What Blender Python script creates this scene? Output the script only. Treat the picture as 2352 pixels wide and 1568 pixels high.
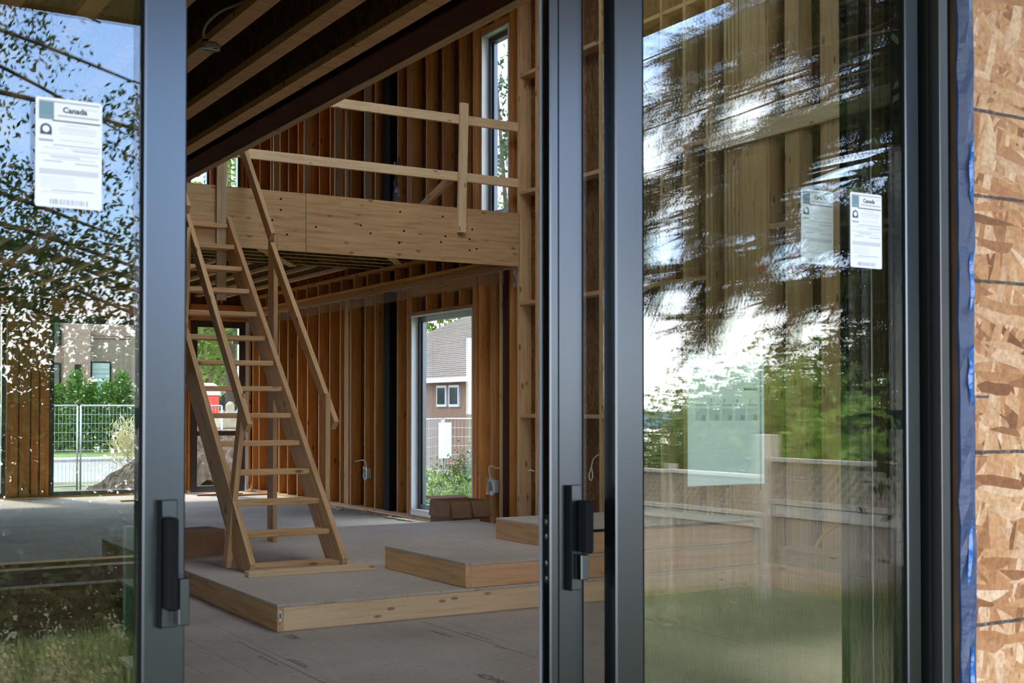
import bpy, bmesh, math, random
import numpy as np
from mathutils import Vector, Matrix

for o in list(bpy.data.objects):
    bpy.data.objects.remove(o)
sc = bpy.context.scene
COL = sc.collection
R = math.radians

# ------------------------------------------------------------------ camera
cam_d = bpy.data.cameras.new('camera')
cam = bpy.data.objects.new('camera', cam_d)
COL.objects.link(cam)
cam.location = (0, 0, 1.27)
PITCH = math.atan(53.1 / 2887.0)
cam.rotation_euler = (math.pi / 2 + PITCH, 0, -R(31.0))
cam_d.sensor_fit = 'HORIZONTAL'
cam_d.sensor_width = 36.0
cam_d.lens = 2887.0 / 2352.0 * 36.0
cam_d.shift_y = (886.9 - 784.0) / 2352.0
cam_d.clip_start = 0.05
cam_d.clip_end = 3000
cam_d.dof.use_dof = True
cam_d.dof.focus_distance = 9.5
cam_d.dof.aperture_fstop = 11.0
sc.camera = cam

# ------------------------------------------------------------------ world, sun, exposure
sc.view_settings.view_transform = 'Standard'
sc.view_settings.look = 'None'
sc.view_settings.gamma = 1.0
sc.view_settings.use_curve_mapping = False
sc.view_settings.exposure = 2.0
sc.cycles.max_bounces = 7
sc.cycles.diffuse_bounces = 4
sc.cycles.glossy_bounces = 3
sc.cycles.transmission_bounces = 4
sc.cycles.transparent_max_bounces = 24
sc.cycles.caustics_reflective = False
sc.cycles.caustics_refractive = False
sc.cycles.sample_clamp_indirect = 6.0
sc.cycles.blur_glossy = 0.6
sc.cycles.use_adaptive_sampling = True
sc.cycles.adaptive_threshold = 0.09

W = bpy.data.worlds.new('sky')
sc.world = W
W.use_nodes = True
nt = W.node_tree
nt.nodes.clear()


def nn(t, typ, **kw):
    n = t.nodes.new(typ)
    for k, v in kw.items():
        if k.startswith('i_'):
            key = k[2:]
            key = int(key) if key.isdigit() else key.replace('_', ' ')
            n.inputs[key].default_value = v
        else:
            setattr(n, k, v)
    return n


def ramp(t, fac, stops, interp='LINEAR'):
    n = t.nodes.new('ShaderNodeValToRGB')
    cr = n.color_ramp
    cr.interpolation = interp
    while len(cr.elements) < len(stops):
        cr.elements.new(0.5)
    for e, (p, c) in zip(cr.elements, stops):
        e.position = p
        e.color = (c[0], c[1], c[2], 1)
    if fac is not None:
        t.links.new(fac, n.inputs['Fac'])
    return n


tc = nn(nt, 'ShaderNodeTexCoord')
sep = nn(nt, 'ShaderNodeSeparateXYZ')
nt.links.new(tc.outputs['Generated'], sep.inputs[0])
elev = ramp(nt, sep.outputs['Z'], [(0.0, (1.6, 1.6, 1.58)), (0.07, (1.45, 1.52, 1.6)), (0.13, (.62, .95, 1.5)), (0.28, (.45, .72, 1.28)), (.6, (.75, .88, 1.08)), (1.0, (.85, .93, 1.05))])
mp = nn(nt, 'ShaderNodeMapping')
mp.inputs['Scale'].default_value = (1, 1, 2.6)
mp.inputs['Location'].default_value = (3.1, 1.7, .4)
nt.links.new(tc.outputs['Generated'], mp.inputs[0])
cn = nn(nt, 'ShaderNodeTexNoise', i_Scale=2.3, i_Detail=7.0, i_Roughness=.55)
nt.links.new(mp.outputs[0], cn.inputs['Vector'])
cf = ramp(nt, cn.outputs['Fac'], [(0.46, (0, 0, 0)), (0.66, (1, 1, 1))])
mixc = nn(nt, 'ShaderNodeMixRGB')
mixc.inputs[2].default_value = (1.25, 1.27, 1.32, 1)
nt.links.new(cf.outputs[0], mixc.inputs[0])
nt.links.new(elev.outputs[0], mixc.inputs[1])
bg = nn(nt, 'ShaderNodeBackground', i_Strength=1.3)
nt.links.new(mixc.outputs[0], bg.inputs['Color'])
wo = nn(nt, 'ShaderNodeOutputWorld')
nt.links.new(bg.outputs[0], wo.inputs['Surface'])

sun_d = bpy.data.lights.new('sun', 'SUN')
sun_d.energy = 1.5
sun_d.angle = R(7)
sun_d.color = (1.0, .94, .84)
sun = bpy.data.objects.new('sun', sun_d)
COL.objects.link(sun)
sun.rotation_euler = Vector((0.16, -0.62, -0.85)).to_track_quat('-Z', 'Y').to_euler()

# ------------------------------------------------------------------ helpers
WM = {}


def link(o, parent=None, M=None):
    COL.objects.link(o)
    M = M if M is not None else Matrix.Identity(4)
    if parent is not None:
        o.parent = parent
        o.matrix_parent_inverse = WM[parent.name].inverted()
    o.matrix_basis = M
    WM[o.name] = M
    return o


def empty(name, loc=(0, 0, 0), parent=None):
    o = bpy.data.objects.new(name, None)
    o.empty_display_size = .1
    return link(o, parent, Matrix.Translation(loc))


def thing(o, label, cat, group=None):
    o['label'] = label
    o['category'] = cat
    if group:
        o['group'] = group
    return o


def struct(o, label=None, cat=None):
    o['kind'] = 'structure'
    if label:
        o['label'] = label
    if cat:
        o['category'] = cat
    return o


_boxc = {}


def box_mesh(lx, ly, lz, bev, mat):
    key = (round(lx, 4), round(ly, 4), round(lz, 4), bev, mat.name)
    if key in _boxc:
        return _boxc[key]
    me = bpy.data.meshes.new('board')
    bm = bmesh.new()
    bmesh.ops.create_cube(bm, size=1.0)
    for v in bm.verts:
        v.co = Vector((v.co.x * lx, v.co.y * ly, v.co.z * lz))
    if bev > 0:
        bmesh.ops.bevel(bm, geom=bm.edges[:], offset=min(bev, .3 * min(lx, ly, lz)), segments=1, affect='EDGES', profile=.5)
    bm.to_mesh(me)
    bm.free()
    me.materials.append(mat)
    _boxc[key] = me
    return me


AX = {'X': Matrix(((1, 0, 0), (0, 1, 0), (0, 0, 1))),
      'Y': Matrix(((0, -1, 0), (1, 0, 0), (0, 0, 1))),
      'Z': Matrix(((0, 0, -1), (0, 1, 0), (1, 0, 0)))}


def bx(name, parent, x0, x1, y0, y1, z0, z1, mat, axis=None, bev=.002):
    d = {'X': x1 - x0, 'Y': y1 - y0, 'Z': z1 - z0}
    if axis is None:
        axis = max(d, key=lambda k: d[k])
    if axis == 'X':
        l = (d['X'], d['Y'], d['Z'])
    elif axis == 'Y':
        l = (d['Y'], d['X'], d['Z'])
    else:
        l = (d['Z'], d['Y'], d['X'])
    me = box_mesh(*l, bev, mat)
    o = bpy.data.objects.new(name, me)
    M = Matrix.Translation(((x0 + x1) / 2, (y0 + y1) / 2, (z0 + z1) / 2)) @ AX[axis].to_4x4()
    return link(o, parent, M)


def frame_axes(p, q, zhint):
    p, q = Vector(p), Vector(q)
    x = (q - p).normalized()
    z = Vector(zhint)
    z = (z - x * z.dot(x)).normalized()
    y = z.cross(x)
    M = Matrix((x, y, z)).transposed().to_4x4()
    return Matrix.Translation((p + q) / 2) @ M, (q - p).length


def board(name, parent, p, q, w, t, zhint, mat, bev=.002):
    """long axis p-q, thickness t along zhint, width w across"""
    M, L = frame_axes(p, q, zhint)
    o = bpy.data.objects.new(name, box_mesh(L, w, t, bev, mat))
    return link(o, parent, M)


def mesh(name, parent, verts, faces, mats, smooth=False, M=None, mi=None):
    me = bpy.data.meshes.new(name)
    me.from_pydata([tuple(v) for v in verts], [], faces)
    for m in (mats if isinstance(mats, (list, tuple)) else [mats]):
        me.materials.append(m)
    if mi is not None:
        me.polygons.foreach_set('material_index', mi)
    if smooth:
        me.polygons.foreach_set('use_smooth', [True] * len(me.polygons))
    me.update()
    o = bpy.data.objects.new(name, me)
    return link(o, parent, M)


def np_mesh(name, V, k, mat):
    """V (n*k,3): n separate polygons of k corners"""
    V = np.asarray(V, dtype=np.float32).reshape(-1, 3)
    n = len(V) // k
    me = bpy.data.meshes.new(name)
    me.vertices.add(len(V))
    me.vertices.foreach_set('co', V.ravel())
    me.loops.add(n * k)
    me.loops.foreach_set('vertex_index', np.arange(n * k, dtype=np.int32))
    me.polygons.add(n)
    me.polygons.foreach_set('loop_start', np.arange(n, dtype=np.int32) * k)
    me.polygons.foreach_set('loop_total', np.full(n, k, dtype=np.int32))
    me.update(calc_edges=True)
    me.materials.append(mat)
    return me


def tube(name, parent, pts, r, mat, n=8, rs=None, smooth=True):
    pts = [Vector(p) for p in pts]
    V, F = [], []
    prev = None
    for i, p in enumerate(pts):
        d = (pts[min(i + 1, len(pts) - 1)] - pts[max(i - 1, 0)]).normalized()
        if prev is None:
            a = Vector((0, 0, 1)) if abs(d.z) < .9 else Vector((1, 0, 0))
            u = d.cross(a).normalized()
        else:
            u = (prev - d * prev.dot(d)).normalized()
        prev = u
        v = d.cross(u)
        rr = rs[i] if rs else r
        for k in range(n):
            a = 2 * math.pi * k / n
            V.append(p + u * math.cos(a) * rr + v * math.sin(a) * rr)
    for i in range(len(pts) - 1):
        for k in range(n):
            F.append((i * n + k, i * n + (k + 1) % n, (i + 1) * n + (k + 1) % n, (i + 1) * n + k))
    F.append(tuple(range(n - 1, -1, -1)))
    F.append(tuple((len(pts) - 1) * n + k for k in range(n)))
    return mesh(name, parent, V, F, mat, smooth=smooth)


def smooth_pts(P, n=6):
    P = [Vector(p) for p in P]
    out = []
    for i in range(len(P) - 1):
        p0, p1, p2, p3 = P[max(i - 1, 0)], P[i], P[i + 1], P[min(i + 2, len(P) - 1)]
        for k in range(n):
            t = k / n
            out.append(.5 * ((2 * p1) + (-p0 + p2) * t + (2 * p0 - 5 * p1 + 4 * p2 - p3) * t * t + (-p0 + 3 * p1 - 3 * p2 + p3) * t ** 3))
    out.append(P[-1])
    return out


def prism(name, parent, prof, axis, a0, a1, mats, mi=None):
    """closed profile [(u,v)] extruded along axis; axis X: (u,v)->(Y,Z); Y: (X,Z); Z: (X,Y)"""
    n = len(prof)
    V = []
    for a in (a0, a1):
        for u, v in prof:
            V.append({'X': (a, u, v), 'Y': (u, a, v), 'Z': (u, v, a)}[axis])
    F = [(i, (i + 1) % n, n + (i + 1) % n, n + i) for i in range(n)]
    F += [tuple(range(n - 1, -1, -1)), tuple(range(n, 2 * n))]
    me_mi = None
    if mi is not None:
        me_mi = list(mi) + [0, 0]
    o = mesh(name, parent, V, F, mats, mi=me_mi)
    bm = bmesh.new()
    bm.from_mesh(o.data)
    bmesh.ops.recalc_face_normals(bm, faces=bm.faces)
    bm.to_mesh(o.data)
    bm.free()
    return o


def text(name, parent, s, size, loc, rot, mat, align='LEFT', bold=0.0):
    cu = bpy.data.curves.new(name, 'FONT')
    cu.body = s
    cu.size = size
    cu.align_x = align
    cu.offset = bold
    cu.resolution_u = 2
    tmp = bpy.data.objects.new('tmp_text', cu)
    COL.objects.link(tmp)
    dg = bpy.context.evaluated_depsgraph_get()
    me = bpy.data.meshes.new_from_object(tmp.evaluated_get(dg))
    bpy.data.objects.remove(tmp)
    bpy.data.curves.remove(cu)
    me.materials.clear()
    me.materials.append(mat)
    o = bpy.data.objects.new(name, me)
    return link(o, parent, Matrix.Translation(loc) @ rot)


# ------------------------------------------------------------------ materials
def newmat(name):
    m = bpy.data.materials.new(name)
    m.use_nodes = True
    t = m.node_tree
    return m, t, t.nodes['Principled BSDF']


def plain(name, col, rough=.6, metal=0.0, spec=.5, bump=0, bscale=40, var=.0, vscale=6):
    m, t, b = newmat(name)
    b.inputs['Base Color'].default_value = (*col, 1)
    b.inputs['Roughness'].default_value = rough
    b.inputs['Metallic'].default_value = metal
    b.inputs['Specular IOR Level'].default_value = spec
    if var or bump:
        c = nn(t, 'ShaderNodeTexCoord')
        n = nn(t, 'ShaderNodeTexNoise', i_Scale=vscale, i_Detail=5.0)
        t.links.new(c.outputs['Object'], n.inputs['Vector'])
        if var:
            lo = tuple(max(0, x * (1 - var)) for x in col)
            hi = tuple(min(1, x * (1 + var)) for x in col)
            r = ramp(t, n.outputs['Fac'], [(.3, lo), (.7, hi)])
            t.links.new(r.outputs[0], b.inputs['Base Color'])
        if bump:
            n2 = nn(t, 'ShaderNodeTexNoise', i_Scale=bscale, i_Detail=4.0)
            t.links.new(c.outputs['Object'], n2.inputs['Vector'])
            bp = nn(t, 'ShaderNodeBump', i_Strength=bump, i_Distance=.01)
            t.links.new(n2.outputs['Fac'], bp.inputs['Height'])
            t.links.new(bp.outputs[0], b.inputs['Normal'])
    return m


def lumber(name, light, dark, knot=.9, rough=.72, hue=.06, kn=1.0):
    """sawn softwood, grain along local X, a different cut for each board"""
    m, t, b = newmat(name)
    L = t.links.new
    c = nn(t, 'ShaderNodeTexCoord')
    oi = nn(t, 'ShaderNodeObjectInfo')
    off = nn(t, 'ShaderNodeMath', operation='MULTIPLY', i_1=37.0)
    L(oi.outputs['Random'], off.inputs[0])
    add = nn(t, 'ShaderNodeVectorMath', operation='ADD')
    L(c.outputs['Object'], add.inputs[0])
    L(off.outputs[0], add.inputs[1])
    m1 = nn(t, 'ShaderNodeMapping')
    m1.inputs['Scale'].default_value = (1.0, 16, 16)
    L(add.outputs[0], m1.inputs[0])
    n1 = nn(t, 'ShaderNodeTexNoise', i_Scale=2.2, i_Detail=6.0, i_Roughness=.6, i_Distortion=.7)
    L(m1.outputs[0], n1.inputs['Vector'])
    r1 = ramp(t, n1.outputs['Fac'], [(.28, dark), (.5, tuple((a + 2 * d) / 3 for a, d in zip(dark, light))), (.72, light)])
    # large soft patches
    n3 = nn(t, 'ShaderNodeTexNoise', i_Scale=1.4, i_Detail=2.0)
    L(add.outputs[0], n3.inputs['Vector'])
    hs = nn(t, 'ShaderNodeHueSaturation')
    mr = nn(t, 'ShaderNodeMapRange', i_3=1 - 2.2 * hue, i_4=1 + 1.6 * hue)
    L(oi.outputs['Random'], mr.inputs[0])
    mul = nn(t, 'ShaderNodeMath', operation='MULTIPLY')
    mr3 = nn(t, 'ShaderNodeMapRange', i_3=.82, i_4=1.14)
    L(n3.outputs['Fac'], mr3.inputs[0])
    L(mr.outputs[0], mul.inputs[0])
    L(mr3.outputs[0], mul.inputs[1])
    L(mul.outputs[0], hs.inputs['Value'])
    L(r1.outputs[0], hs.inputs['Color'])
    # knots
    m2 = nn(t, 'ShaderNodeMapping')
    m2.inputs['Scale'].default_value = (2.6 * kn, 7 * kn, 7 * kn)
    L(add.outputs[0], m2.inputs[0])
    vo = nn(t, 'ShaderNodeTexVoronoi', i_Scale=1.1, i_Randomness=1.0)
    L(m2.outputs[0], vo.inputs['Vector'])
    kf = ramp(t, vo.outputs['Distance'], [(.07 + .03 * (kn - 1), (1, 1, 1)), (.15 + .04 * (kn - 1), (0, 0, 0))])
    kmul = nn(t, 'ShaderNodeMath', operation='MULTIPLY', i_1=knot)
    L(kf.outputs[0], kmul.inputs[0])
    mx = nn(t, 'ShaderNodeMixRGB')
    mx.inputs[2].default_value = (dark[0] * .45, dark[1] * .38, dark[2] * .32, 1)
    L(kmul.outputs[0], mx.inputs[0])
    L(hs.outputs[0], mx.inputs[1])
    L(mx.outputs[0], b.inputs['Base Color'])
    b.inputs['Roughness'].default_value = rough
    b.inputs['Specular IOR Level'].default_value = .3
    bp = nn(t, 'ShaderNodeBump', i_Strength=.25, i_Distance=.004)
    L(n1.outputs['Fac'], bp.inputs['Height'])
    L(bp.outputs[0], b.inputs['Normal'])
    return m


def osb(name, cols, scale=1.0, lines=False, rough=.7, stretch=.17, bumpk=.4):
    """oriented strand board: several layers of long flakes"""
    m, t, b = newmat(name)
    L = t.links.new
    c = nn(t, 'ShaderNodeTexCoord')
    prev = None
    nz = nn(t, 'ShaderNodeTexNoise', i_Scale=5.0 * scale, i_Detail=1.0)
    L(c.outputs['Object'], nz.inputs['Vector'])
    sub = nn(t, 'ShaderNodeVectorMath', operation='SUBTRACT')
    sub.inputs[1].default_value = (.5, .5, .5)
    L(nz.outputs['Color'], sub.inputs[0])
    scl = nn(t, 'ShaderNodeVectorMath', operation='SCALE')
    scl.inputs['Scale'].default_value = .03 / scale
    L(sub.outputs[0], scl.inputs[0])
    wv = nn(t, 'ShaderNodeVectorMath', operation='ADD')
    L(c.outputs['Object'], wv.inputs[0])
    L(scl.outputs[0], wv.inputs[1])
    hsum = None
    for i, (ang, s) in enumerate([(.2, 36), (-.7, 44), (1.0, 40), (-.25, 54), (1.45, 46)]):
        rot = nn(t, 'ShaderNodeMapping')
        rot.inputs['Rotation'].default_value = (0, ang, ang)
        L(wv.outputs[0], rot.inputs[0])
        mpn = nn(t, 'ShaderNodeMapping')
        mpn.inputs['Scale'].default_value = (s * scale, s * scale * .9, s * scale * stretch)
        mpn.inputs['Location'].default_value = (i * 3.3, i * 1.7, i * 5.1)
        L(rot.outputs[0], mpn.inputs[0])
        vo = nn(t, 'ShaderNodeTexVoronoi', i_Scale=1.0)
        L(mpn.outputs[0], vo.inputs['Vector'])
        sp = nn(t, 'ShaderNodeSeparateColor')
        L(vo.outputs['Color'], sp.inputs[0])
        cr = ramp(t, sp.outputs[0], [(k / (len(cols) - 1), cc) for k, cc in enumerate(cols)])
        if prev is None:
            prev = cr.outputs[0]
        else:
            th = nn(t, 'ShaderNodeMath', operation='GREATER_THAN', i_1=.62)
            L(sp.outputs[1], th.inputs[0])
            mx = nn(t, 'ShaderNodeMixRGB')
            L(th.outputs[0], mx.inputs[0])
            L(prev, mx.inputs[1])
            L(cr.outputs[0], mx.inputs[2])
            prev = mx.outputs[0]
        hsum = sp.outputs[2]
    fine = nn(t, 'ShaderNodeTexNoise', i_Scale=90.0 * scale, i_Detail=3.0)
    L(c.outputs['Object'], fine.inputs['Vector'])
    fr = ramp(t, fine.outputs['Fac'], [(.3, (.72, .72, .72)), (.65, (1.05, 1.05, 1.05))])
    mm = nn(t, 'ShaderNodeMixRGB', blend_type='MULTIPLY', i_0=1.0)
    L(prev, mm.inputs[1])
    L(fr.outputs[0], mm.inputs[2])
    colr = mm.outputs[0]
    if lines:
        # printed nailing lines every 16 inches, slightly broken ink
        sx = nn(t, 'ShaderNodeSeparateXYZ')
        geo = nn(t, 'ShaderNodeNewGeometry')
        L(geo.outputs['Position'], sx.inputs[0])
        jn = nn(t, 'ShaderNodeTexNoise', i_Scale=60.0, i_Detail=2.0)
        L(geo.outputs['Position'], jn.inputs['Vector'])
        ja = nn(t, 'ShaderNodeMath', operation='MULTIPLY_ADD', i_1=.004, i_2=-.0035)
        L(jn.outputs['Fac'], ja.inputs[0])
        zz = nn(t, 'ShaderNodeMath', operation='ADD')
        L(sx.outputs['Z'], zz.inputs[0])
        L(ja.outputs[0], zz.inputs[1])
        sh = nn(t, 'ShaderNodeMath', operation='ADD', i_1=-.763 + .4045 * 10)
        L(zz.outputs[0], sh.inputs[0])
        md = nn(t, 'ShaderNodeMath', operation='PINGPONG', i_1=.4045 / 2)
        L(sh.outputs[0], md.inputs[0])
        lt = nn(t, 'ShaderNodeMath', operation='LESS_THAN', i_1=.0042)
        L(md.outputs[0], lt.inputs[0])
        d2 = nn(t, 'ShaderNodeMath', operation='SUBTRACT', i_1=1.774)
        L(zz.outputs[0], d2.inputs[0])
        ab = nn(t, 'ShaderNodeMath', operation='ABSOLUTE')
        L(d2.outputs[0], ab.inputs[0])
        lt2 = nn(t, 'ShaderNodeMath', operation='LESS_THAN', i_1=.0042)
        L(ab.outputs[0], lt2.inputs[0])
        mxl = nn(t, 'ShaderNodeMath', operation='MAXIMUM')
        L(lt.outputs[0], mxl.inputs[0])
        L(lt2.outputs[0], mxl.inputs[1])
        br = nn(t, 'ShaderNodeMapRange', i_1=.3, i_2=.5, i_3=.45, i_4=.93)
        L(fine.outputs['Fac'], br.inputs[0])
        fm = nn(t, 'ShaderNodeMath', operation='MULTIPLY')
        L(mxl.outputs[0], fm.inputs[0])
        L(br.outputs[0], fm.inputs[1])
        mxx = nn(t, 'ShaderNodeMixRGB')
        mxx.inputs[2].default_value = (.03, .03, .035, 1)
        L(fm.outputs[0], mxx.inputs[0])
        L(colr, mxx.inputs[1])
        colr = mxx.outputs[0]
    L(colr, b.inputs['Base Color'])
    b.inputs['Roughness'].default_value = rough
    b.inputs['Specular IOR Level'].default_value = .3
    bp = nn(t, 'ShaderNodeBump', i_Strength=bumpk, i_Distance=.004)
    L(hsum, bp.inputs['Height'])
    L(bp.outputs[0], b.inputs['Normal'])
    return m


def subfloor(name, light, dark):
    """weathered floor sheathing: grey-brown with fine dark flake marks"""
    m, t, b = newmat(name)
    L = t.links.new
    c = nn(t, 'ShaderNodeTexCoord')
    geo = nn(t, 'ShaderNodeNewGeometry')
    P = geo.outputs['Position']
    n1 = nn(t, 'ShaderNodeTexNoise', i_Scale=1.3, i_Detail=5.0)
    L(P, n1.inputs['Vector'])
    r1 = ramp(t, n1.outputs['Fac'], [(.3, dark), (.68, light)])
    mpn = nn(t, 'ShaderNodeMapping')
    mpn.inputs['Scale'].default_value = (9, 26, 9)
    L(P, mpn.inputs[0])
    n2 = nn(t, 'ShaderNodeTexNoise', i_Scale=2.2, i_Detail=5.0, i_Roughness=.65)
    L(mpn.outputs[0], n2.inputs['Vector'])
    r2 = ramp(t, n2.outputs['Fac'], [(.30, (.60, .57, .54)), (.42, (.92, .92, .92)), (.7, (1.06, 1.05, 1.03))])
    mm = nn(t, 'ShaderNodeMixRGB', blend_type='MULTIPLY', i_0=1.0)
    L(r1.outputs[0], mm.inputs[1])
    L(r2.outputs[0], mm.inputs[2])
    vo = nn(t, 'ShaderNodeTexVoronoi', i_Scale=1.0)
    mp3 = nn(t, 'ShaderNodeMapping')
    mp3.inputs['Scale'].default_value = (7, 16, 7)
    mp3.inputs['Rotation'].default_value = (0, 0, .35)
    L(P, mp3.inputs[0])
    L(mp3.outputs[0], vo.inputs['Vector'])
    kf = ramp(t, vo.outputs['Distance'], [(.06, (.5, .5, .5)), (.13, (0, 0, 0))])
    mx = nn(t, 'ShaderNodeMixRGB')
    mx.inputs[2].default_value = (.07, .065, .06, 1)
    L(kf.outputs[0], mx.inputs[0])
    L(mm.outputs[0], mx.inputs[1])
    L(mx.outputs[0], b.inputs['Base Color'])
    b.inputs['Roughness'].default_value = .75
    b.inputs['Specular IOR Level'].default_value = .25
    bp = nn(t, 'ShaderNodeBump', i_Strength=.3, i_Distance=.003)
    L(n2.outputs['Fac'], bp.inputs['Height'])
    L(bp.outputs[0], b.inputs['Normal'])
    return m


def glass(name, r0, tint=(1, 1, 1), rough=0.0):
    m, t, b = newmat(name)
    t.nodes.remove(b)
    L = t.links.new
    out = t.nodes['Material Output']
    geo = nn(t, 'ShaderNodeNewGeometry')
    dt = nn(t, 'ShaderNodeVectorMath', operation='DOT_PRODUCT')
    L(geo.outputs['Normal'], dt.inputs[0])
    L(geo.outputs['Incoming'], dt.inputs[1])
    ab = nn(t, 'ShaderNodeMath', operation='ABSOLUTE')
    L(dt.outputs['Value'], ab.inputs[0])
    om = nn(t, 'ShaderNodeMath', operation='SUBTRACT', i_0=1.0)
    L(ab.outputs[0], om.inputs[1])
    pw = nn(t, 'ShaderNodeMath', operation='POWER', i_1=5.0)
    L(om.outputs[0], pw.inputs[0])
    fr = nn(t, 'ShaderNodeMath', operation='MULTIPLY_ADD', i_1=1 - r0, i_2=r0)
    L(pw.outputs[0], fr.inputs[0])
    tr = nn(t, 'ShaderNodeBsdfTransparent')
    tr.inputs['Color'].default_value = (*tint, 1)
    gl = nn(t, 'ShaderNodeBsdfGlossy', i_Roughness=rough)
    mx = nn(t, 'ShaderNodeMixShader')
    L(fr.outputs[0], mx.inputs[0])
    L(tr.outputs[0], mx.inputs[1])
    L(gl.outputs[0], mx.inputs[2])
    L(mx.outputs[0], out.inputs['Surface'])
    return m


def see_through(name, col, alpha, rough=.4):
    """translucent sheet: part diffuse, part clear"""
    m, t, b = newmat(name)
    b.inputs['Base Color'].default_value = (*col, 1)
    b.inputs['Roughness'].default_value = rough
    b.inputs['Alpha'].default_value = alpha
    return m


def leafmat(name, a, bcol, trans=.35, vscale=.7):
    m, t, b = newmat(name)
    L = t.links.new
    out = t.nodes['Material Output']
    geo = nn(t, 'ShaderNodeNewGeometry')
    r = ramp(t, geo.outputs['Random Per Island'], [(0, a), (1, bcol)])
    L(r.outputs[0], b.inputs['Base Color'])
    b.inputs['Roughness'].default_value = .6
    b.inputs['Specular IOR Level'].default_value = .3
    tl = nn(t, 'ShaderNodeBsdfTranslucent')
    L(r.outputs[0], tl.inputs['Color'])
    mx = nn(t, 'ShaderNodeMixShader', i_0=trans)
    L(b.outputs[0], mx.inputs[1])
    L(tl.outputs[0], mx.inputs[2])
    L(mx.outputs[0], out.inputs['Surface'])
    return m


M = {}
M['lumber'] = lumber('lumber', (.74, .475, .24), (.48, .26, .105), kn=1.3)
M['stud'] = lumber('stud_lumber', (.72, .32, .085), (.46, .16, .035), hue=.14)
M['pale'] = lumber('pale_lumber', (.90, .66, .41), (.70, .46, .235), knot=.85, kn=1.9)  # pale wood, brightened further to stand for light from the doors
M['pinkpine'] = lumber('pink_pine', (.80, .48, .28), (.62, .32, .155), knot=1.0)  # pink tone, likewise lightened for the missing door light
M['grey_lumber'] = lumber('grey_lumber', (.56, .41, .25), (.38, .26, .15))
M['ply'] = lumber('plywood', (.74, .48, .24), (.48, .27, .115), knot=.8, kn=1.5)
M['darkboard'] = lumber('dark_board', (.17, .10, .07), (.09, .05, .035))
M['fencewood'] = lumber('weathered_fence', (.50, .40, .31), (.26, .195, .145), knot=.5)
M['fencegrey'] = lumber('grey_cedar', (.60, .53, .45), (.38, .32, .26), knot=.4)
M['web'] = osb('joist_web', [(.10, .055, .022), (.19, .105, .04), (.28, .16, .065)], scale=.9)
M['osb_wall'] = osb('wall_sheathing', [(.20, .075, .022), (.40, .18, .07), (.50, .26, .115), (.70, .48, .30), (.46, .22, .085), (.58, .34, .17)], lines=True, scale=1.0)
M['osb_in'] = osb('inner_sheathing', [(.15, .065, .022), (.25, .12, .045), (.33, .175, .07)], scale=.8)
M['floor'] = subfloor('floor_sheathing', (.52, .45, .385), (.38, .325, .275))
M['deck'] = subfloor('platform_sheathing', (.64, .545, .46), (.50, .42, .345))
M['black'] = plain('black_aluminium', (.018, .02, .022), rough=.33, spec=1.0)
M['frame'] = plain('dark_anodised_frame', (.085, .095, .105), rough=.27, metal=1.0)
M['rubber'] = plain('black_gasket', (.006, .007, .007), rough=.75, spec=.08)
M['white'] = plain('white_vinyl', (.78, .78, .80), rough=.45)
M['silver'] = plain('zinc_plate', (.62, .60, .55), rough=.3, metal=1.0)
M['steel'] = plain('brown_primed_steel', (.055, .018, .007), rough=.85, spec=.12, var=.2)
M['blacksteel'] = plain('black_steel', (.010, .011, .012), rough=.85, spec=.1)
M['glass_door'] = glass('door_glass', .098, (.95, .975, .952))
M['glass_win'] = glass('window_glass', .05, (.96, .98, .97))
M['tape'] = plain('blue_tape', (.030, .050, .12), rough=.4, spec=.6, bump=.5, bscale=25)
M['tape2'] = plain('blue_tape_film', (.012, .15, .50), rough=.25, spec=.8, bump=.6, bscale=30)
M['paper'] = plain('white_paper', (.80, .80, .82), rough=.6)
M['ink'] = plain('print_ink', (.05, .055, .08), rough=.6)
M['ink2'] = plain('print_grey', (.36, .37, .42), rough=.6)
M['ink3'] = plain('print_teal', (.16, .27, .33), rough=.6)
M['inkpale'] = plain('print_pale_grey', (.58, .59, .63), rough=.6)
M['floorink'] = plain('floor_print', (.10, .10, .10), rough=.8)
M['cardboard'] = plain('cardboard', (.27, .145, .075), rough=.85, var=.15)
M['wire'] = plain('white_cable', (.75, .73, .68), rough=.5)
M['wiregrey'] = plain('grey_cable', (.42, .42, .38), rough=.5)
M['yellow'] = plain('yellow_hose', (.75, .42, .03), rough=.45)
M['orange'] = plain('orange_tape', (.85, .16, .02), rough=.5)
M['poly'] = see_through('poly_sheet', (.50, .42, .36), .30, .3)
M['polyw'] = see_through('clear_poly', (.6, .6, .58), .35, .25)
M['wrap'] = see_through('shiny_wrap', (.30, .30, .30), .6, .12)
M['screen'] = see_through('insect_mesh', (.006, .008, .008), .82, .9)
M['debris'] = plain('wood_scraps', (.62, .50, .38), rough=.8, var=.3)
M['grass'] = plain('lawn', (.10, .17, .035), rough=.9, var=.35, vscale=.6)
M['soil'] = plain('soil', (.10, .105, .05), rough=.95, var=.5, vscale=1.5)
M['blade'] = leafmat('grass_blades', (.06, .12, .03), (.36, .40, .15), .3)
M['seed'] = leafmat('seed_heads', (.42, .36, .18), (.58, .50, .28), .3)
M['leaf'] = leafmat('small_leaves', (.025, .055, .015), (.10, .15, .035), .45)
M['leaf2'] = leafmat('mid_leaves', (.055, .11, .018), (.19, .27, .045), .35)
M['leaf3'] = leafmat('bright_leaves', (.09, .18, .02), (.26, .38, .07), .4)
M['leafd'] = leafmat('dark_leaves', (.02, .045, .012), (.06, .10, .025), .3)
M['cedar'] = leafmat('cedar_leaves', (.03, .10, .012), (.11, .24, .03), .25)
M['needle'] = leafmat('spruce_needles', (.018, .040, .016), (.08, .11, .035), .2)
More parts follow.
